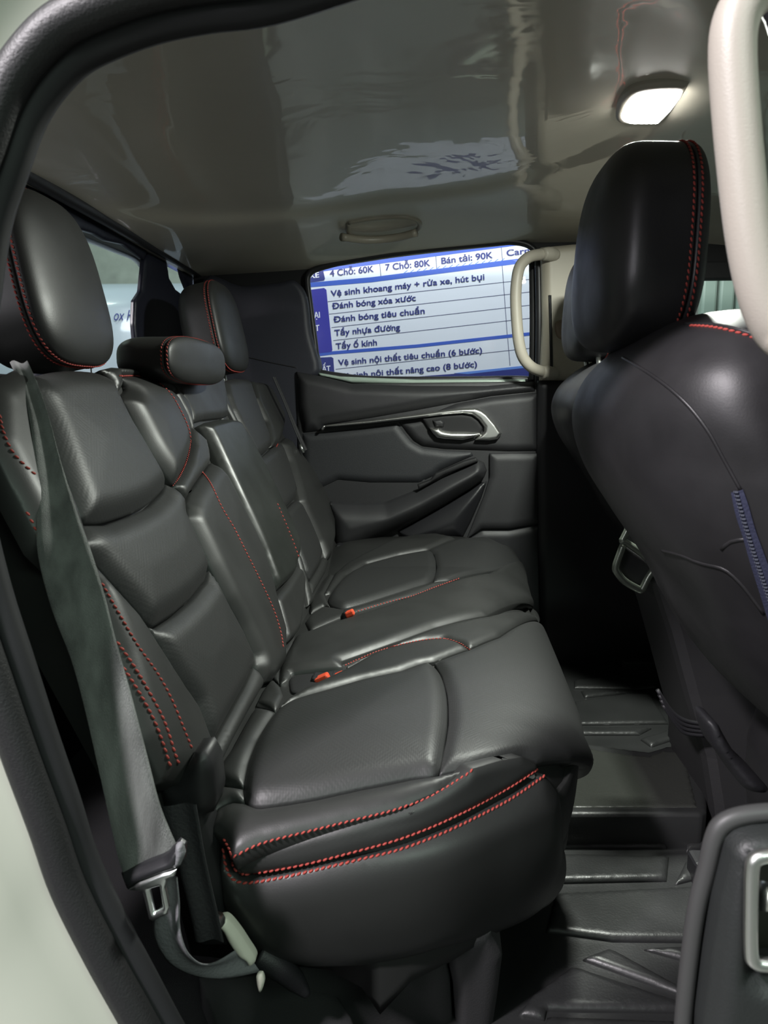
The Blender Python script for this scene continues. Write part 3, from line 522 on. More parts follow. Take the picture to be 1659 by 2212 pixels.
# ================================================================== HEADRESTS
def headrest(loc, hw, hh, dp, tilt, label, group, m=LEA, top=.14, seam_t=.18, flip=1, front=1.0, pexp=3.2, posts=True, yaw=0., name='headrest', dome=2.6, st=True, z_asym=0, fdome=2.6):
    """loc = centre; local x is depth (flip=1 faces forward), rings run from the back to the front"""
    root = empty(name, loc, label, 'headrest', group); n = 56
    def ring(t, s):
        a = np.linspace(0, 2 * math.pi, n, endpoint=False); e = 2 / pexp
        y = np.sign(np.cos(a)) * np.abs(np.cos(a)) ** e; z = np.sign(np.sin(a)) * np.abs(np.sin(a)) ** e
        y = y * (1 - top * (z + 1) / 2) ; Y = y * hw * s; Z = z * hh * s; X = np.full(n, t * dp)
        Z = Z + z_asym * (t) * (z > 0) * z
        X *= flip; ct, s_ = math.cos(tilt), math.sin(tilt); X2 = X * ct + Z * s_; Z2 = -X * s_ + Z * ct
        cy, sy = math.cos(yaw), math.sin(yaw)
        return np.stack([X2 * cy - Y * sy + loc[0], X2 * sy + Y * cy + loc[1], Z2 + loc[2]], -1)
    def cap(k, p): a = np.linspace(0, math.pi / 2 - .03, k); return [(math.sin(x) ** (2 / p), math.cos(x) ** (2 / p)) for x in a]
    sb_ = -.1; bk = [ring(sb_ - (1 + sb_) * tt, ss) for tt, ss in cap(16, dome)][::-1]
    back = loft('back_cover', bk + [ring(.0, 1.0), ring(seam_t - .10, 1.0), ring(seam_t - .035, .998), ring(seam_t - .012, .99), ring(seam_t, .965)], m, root)
    fr = loft('front_pad', [ring(seam_t, .96), ring(seam_t + .012, .988), ring(seam_t + .035, .998)] + [ring(seam_t + .06 + (1 - seam_t - .06) * tt, ss) for tt, ss in cap(16, fdome)], m, root)
    if st:
        for dt in (-.075, .075):
            P = ring(seam_t + dt, 1.0); P = np.vstack([P, P[:1]]); c = P.mean(0); d = np.r_[0, np.cumsum(np.linalg.norm(np.diff(P, axis=0), axis=1))]; k = int(d[-1] / .0062); Q = np.stack([np.interp(np.linspace(0, d[-1], k), d, P[:, j]) for j in range(3)], -1)
            V = []; Fc = []; ax = np.array([math.cos(tilt), 0, -math.sin(tilt)])
            for i in range(k):
                a_ = Q[(i + 1) % k] - Q[i - 1]; a_ /= np.linalg.norm(a_) + 1e-9; nn = Q[i] - c; nn -= ax * (nn @ ax); nn /= np.linalg.norm(nn); s2 = np.cross(nn, a_); a2 = a_ * .94 + s2 * .34; s2 = np.cross(nn, a2); cc = Q[i] + nn * .0006; b = len(V)
                for tt, rr in ((-1, .35), (-.5, 1), (.5, 1), (1, .35)):
                    for g in range(5):
                        h_ = 2 * math.pi * g / 5; V.append(cc + a2 * tt * .0024 + (s2 * math.cos(h_) + nn * math.sin(h_)) * .0012 * rr)
                for q in range(3):
                    for g in range(5): Fc.append([b + q * 5 + g, b + q * 5 + (g + 1) % 5, b + q * 5 + 5 + (g + 1) % 5, b + q * 5 + 5 + g])
            mk('stitching', V, Fc, THR, root)
    if posts:
        for sy in (-1, 1):
            p0 = np.array(loc) + np.array([0, sy * hw * .5, -hh * .7]); p1 = p0 + np.array([flip * .015, 0, -hh * .3 - .05])
            tube('post', [p0, p1], .006, CHR, root, n=10, sm=1)
            tube('post_guide', [p1 + np.array([0, 0, .012]), p1 - np.array([0, 0, .006])], .013, PLB, root, n=12, sm=1)
    return root
headrest((-.508, .926, .880), .108, .108, .062, -.20, 'large near rear headrest with red double stitching, left edge of the view', 'rear headrests', top=.12, seam_t=.55)
headrest((-.440, 1.235, .802), .155, .038, .060, .0, 'low flat middle rear headrest between the two tall ones', 'rear headrests', top=.02, pexp=3.0, posts=False, seam_t=.7)
headrest((-.512, 1.725, .900), .125, .106, .058, -.20, 'far rear headrest beside the dark rear pillar', 'rear headrests', top=.14, seam_t=.55)
# ================================================================== FRONT SEATS
def front_seat(yc, label, detail=True, dx=0.):
    root = empty('front_seat', (.42 + dx, yc, 0), label, 'car seat', 'front seats')
    R = []; n = 64
    lev = [(.828, .318, .06, .018, 2.4), (.825, .315, .11, .032, 2.5), (.812, .305, .155, .048, 2.6), (.792, .292, .185, .060, 2.8), (.76, .275, .21, .070, 2.8), (.716, .272, .222, .078, 2.8), (.66, .292, .23, .082, 2.8), (.60, .332, .235, .084, 2.8), (.535, .378, .236, .084, 2.8), (.48, .408, .235, .083, 2.8), (.426, .440, .23, .080, 2.8), (.38, .48, .225, .076, 2.8), (.34, .545, .215, .066, 3.), (.30, .58, .20, .06, 3.), (.285, .59, .16, .04, 2.6)]
    I = np.array(smooth(lev, False, 6))
    a = np.linspace(0, 2 * math.pi, n, endpoint=False)
    for z, x, hw, hd, pe in I:
        e = 2 / pe; X = np.sign(np.cos(a)) * np.abs(np.cos(a)) ** e * hd; Y = np.sign(np.sin(a)) * np.abs(np.sin(a)) ** e * hw
        wing = np.clip(np.abs(Y) / hw - .55, 0, 1) * .09 * np.clip((z - .3) / .2, 0, 1) * np.clip((.80 - z) / .12, 0, 1)
        X = X + wing + .018 * (1 - (Y / hw) ** 2) * (X < 0) * -1 * .6
        R.append(np.stack([X + x + dx, Y + yc, np.full(n, z)], -1))
    sh = loft('backrest', R, LEF, root)
    cu = []
    for z, s in ((.12, .9), (.15, .97), (.2, 1.0), (.26, 1.0), (.30, .97), (.325, .9), (.333, .78)):
        X = np.sign(np.cos(a)) * np.abs(np.cos(a)) ** .6 * .25 * s; Y = np.sign(np.sin(a)) * np.abs(np.sin(a)) ** .6 * .245 * s; cu.append(np.stack([X + .70 + dx, Y + yc, np.full(n, z)], -1))
    loft('seat_base', cu, LEF, root)
    for sy in (-.2, .2):
        box('seat_rail', (.42 + dx, yc + sy - .02, -.01), (.95 + dx, yc + sy + .02, .035), PLB, root, bev=.006)
        box('rail_bracket', (.50 + dx, yc + sy - .015, .03), (.56 + dx, yc + sy + .015, .15), PLB, root, bev=.004)
        box('rail_bracket', (.82 + dx, yc + sy - .015, .03), (.88 + dx, yc + sy + .015, .15), PLB, root, bev=.004)
    return root, sh
fs1, sh1 = front_seat(.835, 'near black leather front seat seen from behind, zip down its back')
fs2, sh2 = front_seat(1.69, 'far front seat, a dark sliver behind the near front seat', dx=.12)
t1 = bvh([sh1])
seam([(1345, 772), (1375, 790), (1410, 812), (1450, 842), (1490, 880), (1530, 932), (1565, 995), (1602, 1062)], t1, fs1, R=.0019, m=LEF, lift=-.0003)
seam([(1430, 1190), (1470, 1200), (1512, 1217), (1564, 1231), (1600, 1262), (1630, 1300), (1650, 1327)], t1, fs1, R=.0028, lift=-.0014, name='hem_fold', m=LEF)
seam([(1558, 1188), (1575, 1172), (1600, 1166), (1614, 1166)], t1, fs1, R=.0025, lift=-.0014, name='hem_fold', m=LEF)
stitch([(1494, 704), (1530, 706), (1570, 713), (1610, 724), (1659, 742)], t1, fs1, L=.0027, R=.0014)
seam([(1480, 700), (1530, 701), (1580, 708), (1659, 732)], t1, fs1, R=.002, m=LEF)
ZM = mat('zip_tape', (.024, .028, .060), .8, bump=.4, bscale=400)
def zipper():
    L_ = [(1580, 1062), (1590, 1110), (1606, 1160), (1620, 1210), (1645, 1290), (1662, 1345)]; R_ = [(1606, 1056), (1618, 1090), (1632, 1140), (1650, 1190), (1672, 1250), (1690, 1300)]
    A, NA = cast(t1, L_); Bq, NB = cast(t1, R_); A = resample(A, .004); k = len(A); Bq = np.array(Bq); Bq = np.stack([np.interp(np.linspace(0, 1, k), np.linspace(0, 1, len(Bq)), Bq[:, j]) for j in range(3)], -1)
    nn = NA[0]; V = np.vstack([A + nn * .0015, (A + Bq) / 2 + nn * .004, Bq + nn * .0015]); Fc = []
    for r in range(2):
        for i in range(k - 1): Fc.append([r * k + i, r * k + i + 1, (r + 1) * k + i + 1, (r + 1) * k + i])
    z = mk('zipper', V, Fc, ZM, fs1); 
    mid = (A + Bq) / 2 + nn * .0042
    V = []; Fc = []
    for i in range(0, k):
        for j in (-1, 1):
            c = mid[i] + np.array([0, .0008, 0]) * j; b = len(V)
            for dx in (-.0012, .0012):
                for dy in (-.0012, .0012):
                    for dz in (-.0008, .0008): V.append(c + np.array([dx, dy, dz]))
            Fc += [[b + q for q in f] for f in ([0, 1, 3, 2], [4, 6, 7, 5], [0, 4, 5, 1], [2, 3, 7, 6], [0, 2, 6, 4], [1, 5, 7, 3])]
    tag(mk('zipper_teeth', V, Fc, mat('zip_teeth', (.10, .11, .14), .35), z, flat=True), kind='stuff')
zipper()
# seat-back lower trim board and pivot seen below the cover
SSB = plane((.42, .62, .3), (1, 0, 0), (0, 0, 1))
pv = pillow('recliner_cover', plane((.5, .665, .25), (1, 0, 0), (0, 0, 1)), [(1526, 1560), (1540, 1556), (1552, 1566), (1560, 1582), (1590, 1630), (1640, 1680), (1659, 1705), (1640, 1712), (1605, 1700), (1570, 1652), (1540, 1610)], PLB, fs1, Hh=.02, r=.02, res=.004, skirt=.03)
headrest((.244, .900, .908), .138, .113, .056, .04, 'near front headrest with red double stitching, nearest the dome lamp', 'front headrests', m=LEF, top=.16, seam_t=.5, dome=3.4, pexp=3.0)
headrest((.375, 1.69, .94), .122, .117, .056, .04, 'far front headrest mostly hidden behind the near one', 'front headrests', m=LEF, top=.16, seam_t=.5, dome=3.4, pexp=3.0)
# ================================================================== CENTRE CONSOLE
def console():
    root = empty('centre_console', (.5, 1.25, 0), 'dark centre console with a silver framed cubby at its rear end', 'console')
    R = []
    for z, x, w, d in ((-.01, .50, .115, .02), (.06, .49, .112, .03), (.14, .475, .105, .03), (.25, .44, .10, .03), (.36, .405, .10, .03), (.44, .375, .10, .03), (.50, .372, .10, .03), (.525, .39, .095, .03), (.53, .42, .085, .03)):
        p = [(x, -w + .02), (x + .005, -w + .006), (x + .02, -w), (x + .6, -w), (x + .6, w), (x + .02, w), (x + .005, w - .006), (x, w - .02)]
        R.append(np.array([(a, 1.25 + b, z) for a, b in p]))
    loft('console_body', R, PLD, root).data.polygons.foreach_set('use_smooth', [False] * 66 if False else [False] * len(root.children[0].data.polygons))
    # frame of the cubby: from the picture, upright plane facing back
    pl_ = plane((.372, 1.25, .48), (0, 1, 0), (-.30, 0, -1) if False else (.35, 0, -1))
    GS = mat('cubby_frame', (.16, .18, .15), .3, metal=.6)
    SX = plane((0, 1.17, .45), (1, 0, 0), (0, 0, 1))
    def bar(nm, pts, r, m): tube(nm, [at(x, y, y=1.15) for x, y in pts], r, m, root, sm=1 if len(pts) < 3 else 3, n=8)
    bar('cubby_frame', [(1360, 1136), (1347, 1162), (1344, 1168), (1352, 1172), (1376, 1187), (1402, 1210)], .0055, GS)
    bar('cubby_frame', [(1347, 1176), (1336, 1205), (1330, 1224), (1333, 1236), (1350, 1256), (1382, 1274), (1388, 1272), (1400, 1248), (1411, 1232)], .0060, GS)
    pillow('cubby', SX, [(1348, 1178), (1400, 1215), (1412, 1234), (1388, 1268), (1352, 1252), (1336, 1228)], VOID, root, Hh=.001, r=.004, off=.004, skirt=.01, crv=False, res=.004)
    # ribs at the foot
    for k in range(4):
        o = 9 * k; tube('foot_rib', [at(1420 + 4 * k, 1490 + o * 1.2, y=1.12), at(1450 + 3 * k, 1535 + o, y=1.12), at(1480, 1556 + o, y=1.12), at(1522, 1564 + o * .9, y=1.12)], .0035, PLB, root, n=6)
console()
# ================================================================== FLOOR MATS
SM0 = plane((0, 1, 0.0), (1, 0, 0), (0, 1, 0)); SM1 = plane((0, 1, .055), (1, 0, 0), (0, 1, 0))
mats = empty('floor_mat', (.3, 1.2, 0), 'black moulded rubber mat with raised ribs on the rear floor', 'floor mat')
R = [np.array([(x0, .62, z), (.98, .62, z), (.98, 1.95, z), (x0, 1.95, z)]) for x0, z in ((.0, -.012), (.0, -.004))]
loft('mat_base', R, MATR, mats).data.polygons.foreach_set('use_smooth', [False] * 6)
def rib(px, name='raised_pad', S_=SM0, Hh=.006, r=.005, m=MATR, **k): return pillow(name, S_, px, m, mats, Hh=Hh, r=r, off=-.002, skirt=.006, crv=False, **k)
for px in ([(1478, 1785), (1530, 1767), (1534, 1775), (1481, 1800)], [(1481, 1808), (1540, 1795), (1530, 1828), (1483, 1837)], [(1481, 1861), (1524, 1853), (1515, 1894), (1458, 1908)],
           [(1423, 1919), (1511, 1915), (1493, 2032), (1325, 2030), (1180, 2010), (1200, 1930)], [(1392, 2048), (1489, 2044), (1487, 2075)], [(1259, 2070), (1318, 2048), (1481, 2138), (1478, 2150)],
           [(1120, 2190), (1150, 2150), (1236, 2087), (1474, 2165), (1470, 2184), (1181, 2180), (1176, 2200)], [(1182, 2196), (1462, 2206), (1440, 2330), (1160, 2330)],
           [(1200, 1790), (1440, 1795), (1440, 1830), (1200, 1830)], [(1200, 1845), (1445, 1850), (1440, 1900), (1200, 1905)]): rib(px)
for px in ([(1255, 1492), (1360, 1495), (1263, 1506)], [(1240, 1516), (1353, 1500), (1403, 1500), (1444, 1562), (1240, 1565)], [(1240, 1572), (1407, 1572), (1380, 1586), (1240, 1586)], [(1384, 1596), (1454, 1574), (1462, 1594), (1407, 1612)], [(1240, 1470), (1330, 1462), (1400, 1478), (1416, 1482), (1370, 1488), (1240, 1486)]): rib(px)
# raised tunnel bridge
P0 = [at(1170, 1761, z=.055), at(1255, 1761, z=.055), at(1517, 1761, z=.055), at(1527, 1752, z=.055), at(1523, 1612, z=.055), at(1440, 1612, z=.055), at(1400, 1625, z=.055), at(1353, 1619, z=.055), at(1283, 1609, z=.055), at(1170, 1595, z=.055)]
tb_ = pillow('tunnel_bridge', SM1, [(1150, 1761), (1255, 1761), (1517, 1761), (1527, 1752), (1525, 1680), (1523, 1612), (1440, 1612), (1400, 1625), (1353, 1619), (1283, 1609), (1150, 1590)], MATR, mats, Hh=.006, r=.006, off=-.004, skirt=.06, crv=False, res=.005)
pillow('tunnel_pad', SM1, [(1150, 1750), (1508, 1748), (1478, 1628), (1430, 1624), (1400, 1636), (1353, 1632), (1283, 1621), (1150, 1604)], mat('mat_rubber_wet', (.036, .038, .034), .22, bump=.2, bscale=120, rvar=.05, spec=.6), mats, Hh=.003, r=.003, off=.001, skirt=.004, crv=False, res=.005)
# ================================================================== SEAT BASE BELOW THE CUSHION
sb = empty('seat_riser', (.0, .8, 0), 'black trimmed box under the rear cushion, its seam lit below', 'seat base')
pr_ = plane((0, .755, 0), (1, 0, 0), (0, -.18, 1)); RM = mat('riser_vinyl', (.030, .030, .031), .5, bump=.2, bscale=500)
pillow('side_panel', pr_, [(540, 2030), (700, 2040), (880, 2040), (955, 2040), (972, 2120), (980, 2250), (800, 2250), (590, 2250)], RM, sb, Hh=.008, r=.015, skirt=.05, crv=False)
pillow('side_panel', pr_, [(960, 2040), (1060, 2010), (1085, 2060), (1075, 2140), (1060, 2240), (986, 2240), (978, 2120)], RM, sb, Hh=.008, r=.015, skirt=.05, crv=False)
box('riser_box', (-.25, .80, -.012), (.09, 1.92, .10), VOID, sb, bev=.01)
pillow('sill_cover', plane((0, .60, .02), (1, 0, 0), (0, 1, .1)), [(430, 2110), (560, 2085), (640, 2110), (720, 2140), (760, 2200), (790, 2300), (500, 2300)], RM, sb, Hh=.01, r=.03, skirt=.05, crv=False)
tag(box('baseboard_right', (-.6, .515, -.14), (.6, .62, -.02), PLB, bev=.01), kind='structure')
# ================================================================== NEAR SEAT BELT
def ribbon(name, L, R_, m, parent=None, th=.0014, ks=4):
    L = np.array(smooth(L, False, ks)); R_ = np.array(smooth(R_, False, ks)); n = len(L); V = []; w = 8
    for i in range(n):
        t = L[min(i + 1, n - 1)] - L[max(i - 1, 0)]; s = R_[i] - L[i]; nn = np.cross(t, s); nn /= np.linalg.norm(nn) + 1e-9
        for sd in (0, 1):
            for k in range(w + 1):
                f = k / w; V.append(L[i] + s * f + nn * (sd * th + .0022 * math.sin(f * math.pi * 2.2 + i * .05)))
    Fc = []; q = 2 * (w + 1)
    for i in range(n - 1):
        for k in range(w):
            Fc.append([i * q + k, i * q + k + 1, (i + 1) * q + k + 1, (i + 1) * q + k]); Fc.append([i * q + w + 1 + k, (i + 1) * q + w + 1 + k, (i + 1) * q + w + 2 + k, i * q + w + 2 + k])
        Fc.append([i * q, (i + 1) * q, (i + 1) * q + w + 1, i * q + w + 1]); Fc.append([i * q + w, i * q + 2 * w + 1, (i + 1) * q + 2 * w + 1, (i + 1) * q + w])
    return fixn(mk(name, V, Fc, m, parent))
belt = empty('seat_belt', (-.3, .58, .3), 'near grey-green seat belt slanting over the near backrest to a steel tongue', 'seat belt', 'seat belts')
bl = [(22, 785, .770), (50, 850, .728), (66, 920, .700), (74, 1000, .675), (80, 1110, .645), (84, 1200, .622), (114, 1314, .605), (155, 1420, .592), (183, 1520, .58), (220, 1680, .567), (256, 1840, .558), (272, 1888, .552)]
br = [(60, 783, .775), (86, 840, .735), (108, 910, .710), (132, 1000, .685), (168, 1110, .655), (201, 1200, .632), (229, 1291, .615), (252, 1383, .602), (284, 1497, .59), (320, 1634, .577), (348, 1740, .568), (385, 1830, .56)]
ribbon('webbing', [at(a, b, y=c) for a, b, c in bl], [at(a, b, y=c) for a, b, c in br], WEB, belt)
# tongue
SY = plane((0, .545, .3), (1, 0, 0), (0, 0, 1))
tng = pillow('tongue', SY, [(276, 1922), (300, 1905), (350, 1885), (382, 1877), (378, 1892), (362, 1900), (357, 1918), (366, 1960), (362, 1974), (330, 1989), (322, 1984), (312, 1940), (308, 1925)], STEEL, belt, Hh=.0025, r=.003, res=.0014, skirt=.002, crv=False, hole=[(324, 1920), (345, 1914), (352, 1960), (334, 1970)])
pillow('tongue_grip', plane((0, .55, .3), (1, 0, 0), (0, 0, 1)), [(262, 1886), (300, 1872), (360, 1846), (384, 1820), (398, 1830), (396, 1862), (384, 1876), (350, 1886), (300, 1905), (276, 1921)], mat('grip_plastic', (.016, .016, .018), .35), belt, Hh=.008, r=.008, res=.003, skirt=.008, crv=False)
pillow('grip_highlight_edge', plane((0, .546, .3), (1, 0, 0), (0, 0, 1)), [(380, 1826), (392, 1822), (399, 1845), (390, 1868), (372, 1876), (358, 1872), (376, 1858)], WEBL, belt, Hh=.004, r=.005, res=.002, skirt=.004, crv=False)
lo = [(352, 1900, .575), (352, 1950, .575), (336, 1985, .575), (340, 2030, .575), (370, 2075, .58), (420, 2100, .60), (480, 2108, .62), (560, 2095, .64)]
li = [(386, 1893, .56), (392, 1950, .56), (392, 1990, .56), (398, 2025, .56), (412, 2056, .565), (438, 2075, .58), (470, 2070, .61), (520, 2040, .635)]
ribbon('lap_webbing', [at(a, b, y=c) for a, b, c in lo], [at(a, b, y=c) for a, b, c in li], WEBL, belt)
l2 = [(345, 1740, .62), (380, 1850, .615), (410, 1960, .61), (425, 2030, .61)]; r2 = [(425, 1735, .62), (445, 1850, .615), (470, 1960, .61), (485, 2030, .61)]
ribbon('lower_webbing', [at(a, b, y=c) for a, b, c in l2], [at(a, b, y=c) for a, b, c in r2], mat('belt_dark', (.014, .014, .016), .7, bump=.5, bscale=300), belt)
an = empty('belt_anchor', tuple(at(500, 2030, y=.63)), 'pale plastic belt anchor lever below the near cushion corner', 'anchor')
pillow('anchor_lever', plane((0, .63, .15), (1, 0, 0), (0, 0, 1)), [(461, 1990), (475, 1984), (492, 1984), (515, 2010), (535, 2040), (552, 2068), (548, 2082), (538, 2086), (530, 2074), (515, 2064), (495, 2036), (480, 2008)], TAG, an, Hh=.006, r=.007, res=.002, skirt=.008)
pillow('anchor_tip', plane((0, .63, .12), (1, 0, 0), (0, 0, 1)), [(554, 2108), (566, 2104), (571, 2122), (562, 2144), (556, 2130)], TAG, an, Hh=.003, r=.005, res=.002, skirt=.004)
tube('anchor_bolt', [at(455, 1995, y=.64), at(470, 1988, y=.62)], .008, STEEL, an, sm=1, n=10)
tube('anchor_bracket', [at(560, 2060, y=.66), at(600, 2085, y=.66), at(640, 2120, y=.67), at(665, 2150, y=.67)], [.016, .014, .011, .004], PLB, an, n=8)
pc = pillow('recliner_boot', plane((0, .655, .25), (1, 0, 0), (0, 0, 1)), [(345, 1694), (375, 1685), (402, 1660), (420, 1625), (445, 1622), (462, 1650), (470, 1720), (462, 1752), (440, 1760), (460, 1820), (478, 1900), (484, 1980), (490, 2040), (430, 2040), (400, 1900), (360, 1760)], mat('trim_black', (.010, .010, .011), .5), nb, Hh=.012, r=.02, skirt=.03, crv=False)
# ================================================================== BUCKLES
def buckle(px, y, label, s=1.):
    c = at(px[0], px[1], y=y); root = empty('belt_buckle', tuple(c), label, 'buckle', 'belt buckles')
    box('buckle_case', c - np.array([.012, .014, .020]) * s, c + np.array([.012, .014, .014]) * s, PLB, root, bev=.004)
    rot = Matrix.Rotation(math.radians(-25), 3, 'Y')
    box('release_button', c + np.array([-.006, -.016, .002]) * s, c + np.array([.016, .000, .017]) * s, REDB, root, bev=.003, rot=rot)
    return root
pk = C('buckle_pocket', [(628, 1462), (660, 1455), (700, 1450), (742, 1444), (738, 1462), (728, 1478), (700, 1490), (660, 1492), (632, 1494), (626, 1480)], VOID, Hh=.002, r=.005, off=-.002, res=.003)
buckle((692, 1477), 1.00, 'red-topped belt buckle in the near cushion pocket, left of the pair')
buckle((728, 1468), 1.02, 'red-topped belt buckle in the near cushion pocket, right of the pair', .8)
buckle((752, 1331), 1.30, 'small red-topped belt buckle at the far cushion edge', .8)
# ================================================================== FAR BELT
fbelt = empty('seat_belt', tuple(at(640, 950, y=1.9)), 'thin dark belt down the outer side of the far backrest', 'seat belt', 'seat belts')
ribbon('webbing', [at(a, b, y=c) for a, b, c in [(588, 815, 1.9), (612, 870, 1.9), (635, 930, 1.9), (655, 975, 1.9)]], [at(a, b, y=c) for a, b, c in [(594, 815, 1.92), (618, 870, 1.92), (643, 930, 1.92), (662, 972, 1.92)]], MT['belt_dark'], fbelt)
tube('tongue', [at(648, 960, y=1.885), at(656, 978, y=1.885)], .004, STEEL, fbelt, sm=1, n=8)
box('buckle_stalk', at(735, 1190, y=1.9) - np.array([.01, .02, .03]), at(735, 1190, y=1.9) + np.array([.03, .02, .02]), PLB, fbelt, bev=.005)
# ================================================================== GRAB HANDLES
h1 = empty('grab_handle', tuple(at(1120, 680, y=1.92)), 'beige grab handle on the far pillar beside the door window', 'handle', 'grab handles')
pts = [(1192, 549), (1165, 550), (1142, 556), (1124, 574), (1117, 600), (1114, 640), (1116, 690), (1121, 740), (1130, 772), (1148, 793), (1172, 803), (1192, 806)]
dep = [1.955, 1.93, 1.91, 1.90, 1.895, 1.895, 1.895, 1.895, 1.90, 1.91, 1.93, 1.955]
tube('grip', [at(a, b, y=c) for (a, b), c in zip(pts, dep)], .0145, BEI, h1, n=14)
for (a, b) in ((1186, 549), (1184, 805)):
    tube('end_cap', [at(a - 12, b, y=1.925), at(a, b, y=1.935), at(a + 14, b + 3, y=1.95)], [.0155, .0185, .016], BEI, h1, n=12)
h2 = empty('grab_handle', tuple(at(1590, 400, y=.5)), 'large pale grab handle on the near pillar, top right corner', 'handle', 'grab handles')
pts = [(1740, -70), (1690, -50), (1640, -25), (1604, 12), (1586, 60), (1582, 120), (1586, 200), (1594, 300), (1604, 400), (1616, 500), (1632, 590), (1652, 660), (1680, 715), (1720, 750)]
tube('grip', [at(1790, -75, y=.50)] + [at(a, b, y=.44) for a, b in pts] + [at(1740, 790, y=.50)], [.012, .012, .0125, .0125, .0125, .0125, .0125, .0125, .0125, .0125, .0125, .0128, .0130, .013], mat('beige_soft', (.36, .33, .29), .42, bump=.12, bscale=900), h2, n=20, sx=1., upv=(0, 1, 0))
h3 = empty('ceiling_handle', tuple(at(830, 490, y=1.9)), 'folded beige grip in the roof lining above the far window', 'handle')
tc_ = bvh([CEIL])
P, _ = cast(tc_, [(752, 480), (800, 472), (860, 468), (900, 474), (905, 492), (880, 505), (820, 512), (765, 510), (752, 498), (752, 482)])
tube('recess_rim', resample(P, .02), .006, mat('lining_trim', (.27, .25, .20), .4), h3, n=8, sm=2)
P2, _ = cast(tc_, [(740, 505), (790, 512), (850, 508), (900, 496)]); tube('grip', [np.array(p) - np.array([0, .02, .012]) for p in resample(P2, .03)], .010, MT['lining_trim'], h3, n=10, sm=3)
# ================================================================== DOME LAMP
lc = at(1408, 228, z=1.20); lamp = empty('dome_lamp', tuple(lc), 'bright white reading lamp set in the roof lining', 'lamp')
SLm = plane((0, 1, 1.203), (1, 0, 0), (0, 1, 0))
bz = pillow('lamp_bezel', SLm, [(1330, 262), (1338, 225), (1365, 198), (1420, 186), (1480, 186), (1484, 196), (1455, 240), (1425, 270), (1350, 272)], BEI, lamp, Hh=.006, r=.010, off=-.006, res=.004, skirt=.02)
EM = mat('lamp_lens', (.9, .9, .85), .3, emis=(1, .99, .93), est=22)
pillow('lamp_lens', SLm, [(1342, 250), (1352, 226), (1372, 206), (1395, 200), (1440, 199), (1474, 198), (1470, 208), (1450, 235), (1424, 261), (1360, 261), (1344, 256)], EM, bz, Hh=.006, r=.006, off=.001, res=.004, skirt=.004, crv=False)
area('dome_glow', tuple(lc + np.array([0, 0, -.02])), tuple(lc + np.array([0, 0, -1])), .10, .08, 14, (.95, 1.0, .91))
# ================================================================== ROOF LINING CLIPS / REAR GLASS
def rear_glass():
    RX = -.665; f = lambda x, y: at(x, y, x=RX)
    SR = plane((RX, 1.3, .9), (0, 1, 0), (-.05, 0, 1))
    # header trim strip under the lining
    root = mk('window_2', [(RX, .62, .74), (RX, 2.02, .74), (RX - .0, 2.02, 1.09), (RX - .0, .62, 1.09)], [[0, 1, 2, 3]], GLS, flat=True); tag(root, kind='structure')
    P = [at(-60, 312, x=-.64), at(0, 345, x=-.64), at(120, 414, x=-.64), at(240, 482, x=-.64), at(360, 550, x=-.64), at(432, 592, x=-.64), at(452, 603, x=-.64), at(458, 640, x=-.64)]
    tube('window_seal', P, .012, RUB, root, n=8)
    SRf = plane((RX + .004, 1.3, .9), (0, 1, 0), (0, 0, 1)); ft = mat('glass_frit', (.012, .013, .022), .35)
    pillow('frame_band', SRf, [(-160, 260), (0, 350), (120, 418), (240, 486), (360, 554), (440, 600), (452, 660), (430, 690), (395, 600), (388, 572), (372, 548), (340, 528), (320, 540), (310, 560), (290, 545), (268, 528), (230, 520), (205, 505), (170, 495), (60, 440), (-60, 400), (-160, 380)], ft, root, Hh=.004, r=.008, skirt=.01, crv=False, res=.008)
    pillow('centre_post', SRf, [(312, 560), (322, 540), (345, 535), (358, 560), (364, 600), (378, 625), (398, 640), (412, 720), (400, 770), (296, 770), (290, 700), (292, 650), (305, 630), (308, 600)], ft, root, Hh=.004, r=.008, skirt=.01, crv=False, res=.008)
    tag(box('trim_6', (-.73, .6, .72), (-.67, 2.04, .775), VOID, bev=.004), kind='structure')
rear_glass()
# ================================================================== NEAR DOOR (OPEN) PANEL, BOTTOM RIGHT
door2 = empty('open_door', tuple(at(1580, 2000, y=.42)), 'dark blurred open door panel with a chrome handle, lower right corner', 'door')
SDn = plane((0, .42, .4), (1, 0, 0), (0, 0, 1))
DPM = mat('open_door_plastic', (.018, .020, .020), .5, bump=.2, bscale=500)
pillow('door_panel', SDn, [(1572, 1870), (1582, 1832), (1606, 1812), (1640, 1804), (1700, 1800), (1900, 1796), (1900, 2400), (1510, 2400), (1515, 2212), (1532, 2080), (1552, 1950)], DPM, door2, Hh=.014, r=.014, res=.004, skirt=.02, crv=False, hole=[(1618, 1845), (1640, 1838), (1760, 1838), (1760, 2100), (1640, 2098), (1616, 2085)])
tube('door_edge', [at(a, b, y=.435) for a, b in [(1900, 1742), (1700, 1752), (1610, 1760), (1562, 1778), (1542, 1810), (1528, 1870), (1505, 1960), (1488, 2080), (1475, 2212), (1465, 2400)]], .006, mat('edge_plastic', (.05, .05, .05), .5), door2, n=8)
pillow('handle_cavity', plane((0, .45, .4), (1, 0, 0), (0, 0, 1)), [(1612, 1838), (1780, 1830), (1780, 2110), (1610, 2095)], mat('cavity_grey', (.05, .052, .042), .5), door2, Hh=.002, r=.01, skirt=0, crv=False)
Q = [(1800, 1842), (1660, 1848), (1632, 1856), (1624, 1880), (1622, 1950), (1622, 2050), (1630, 2078), (1660, 2084), (1800, 2088)]
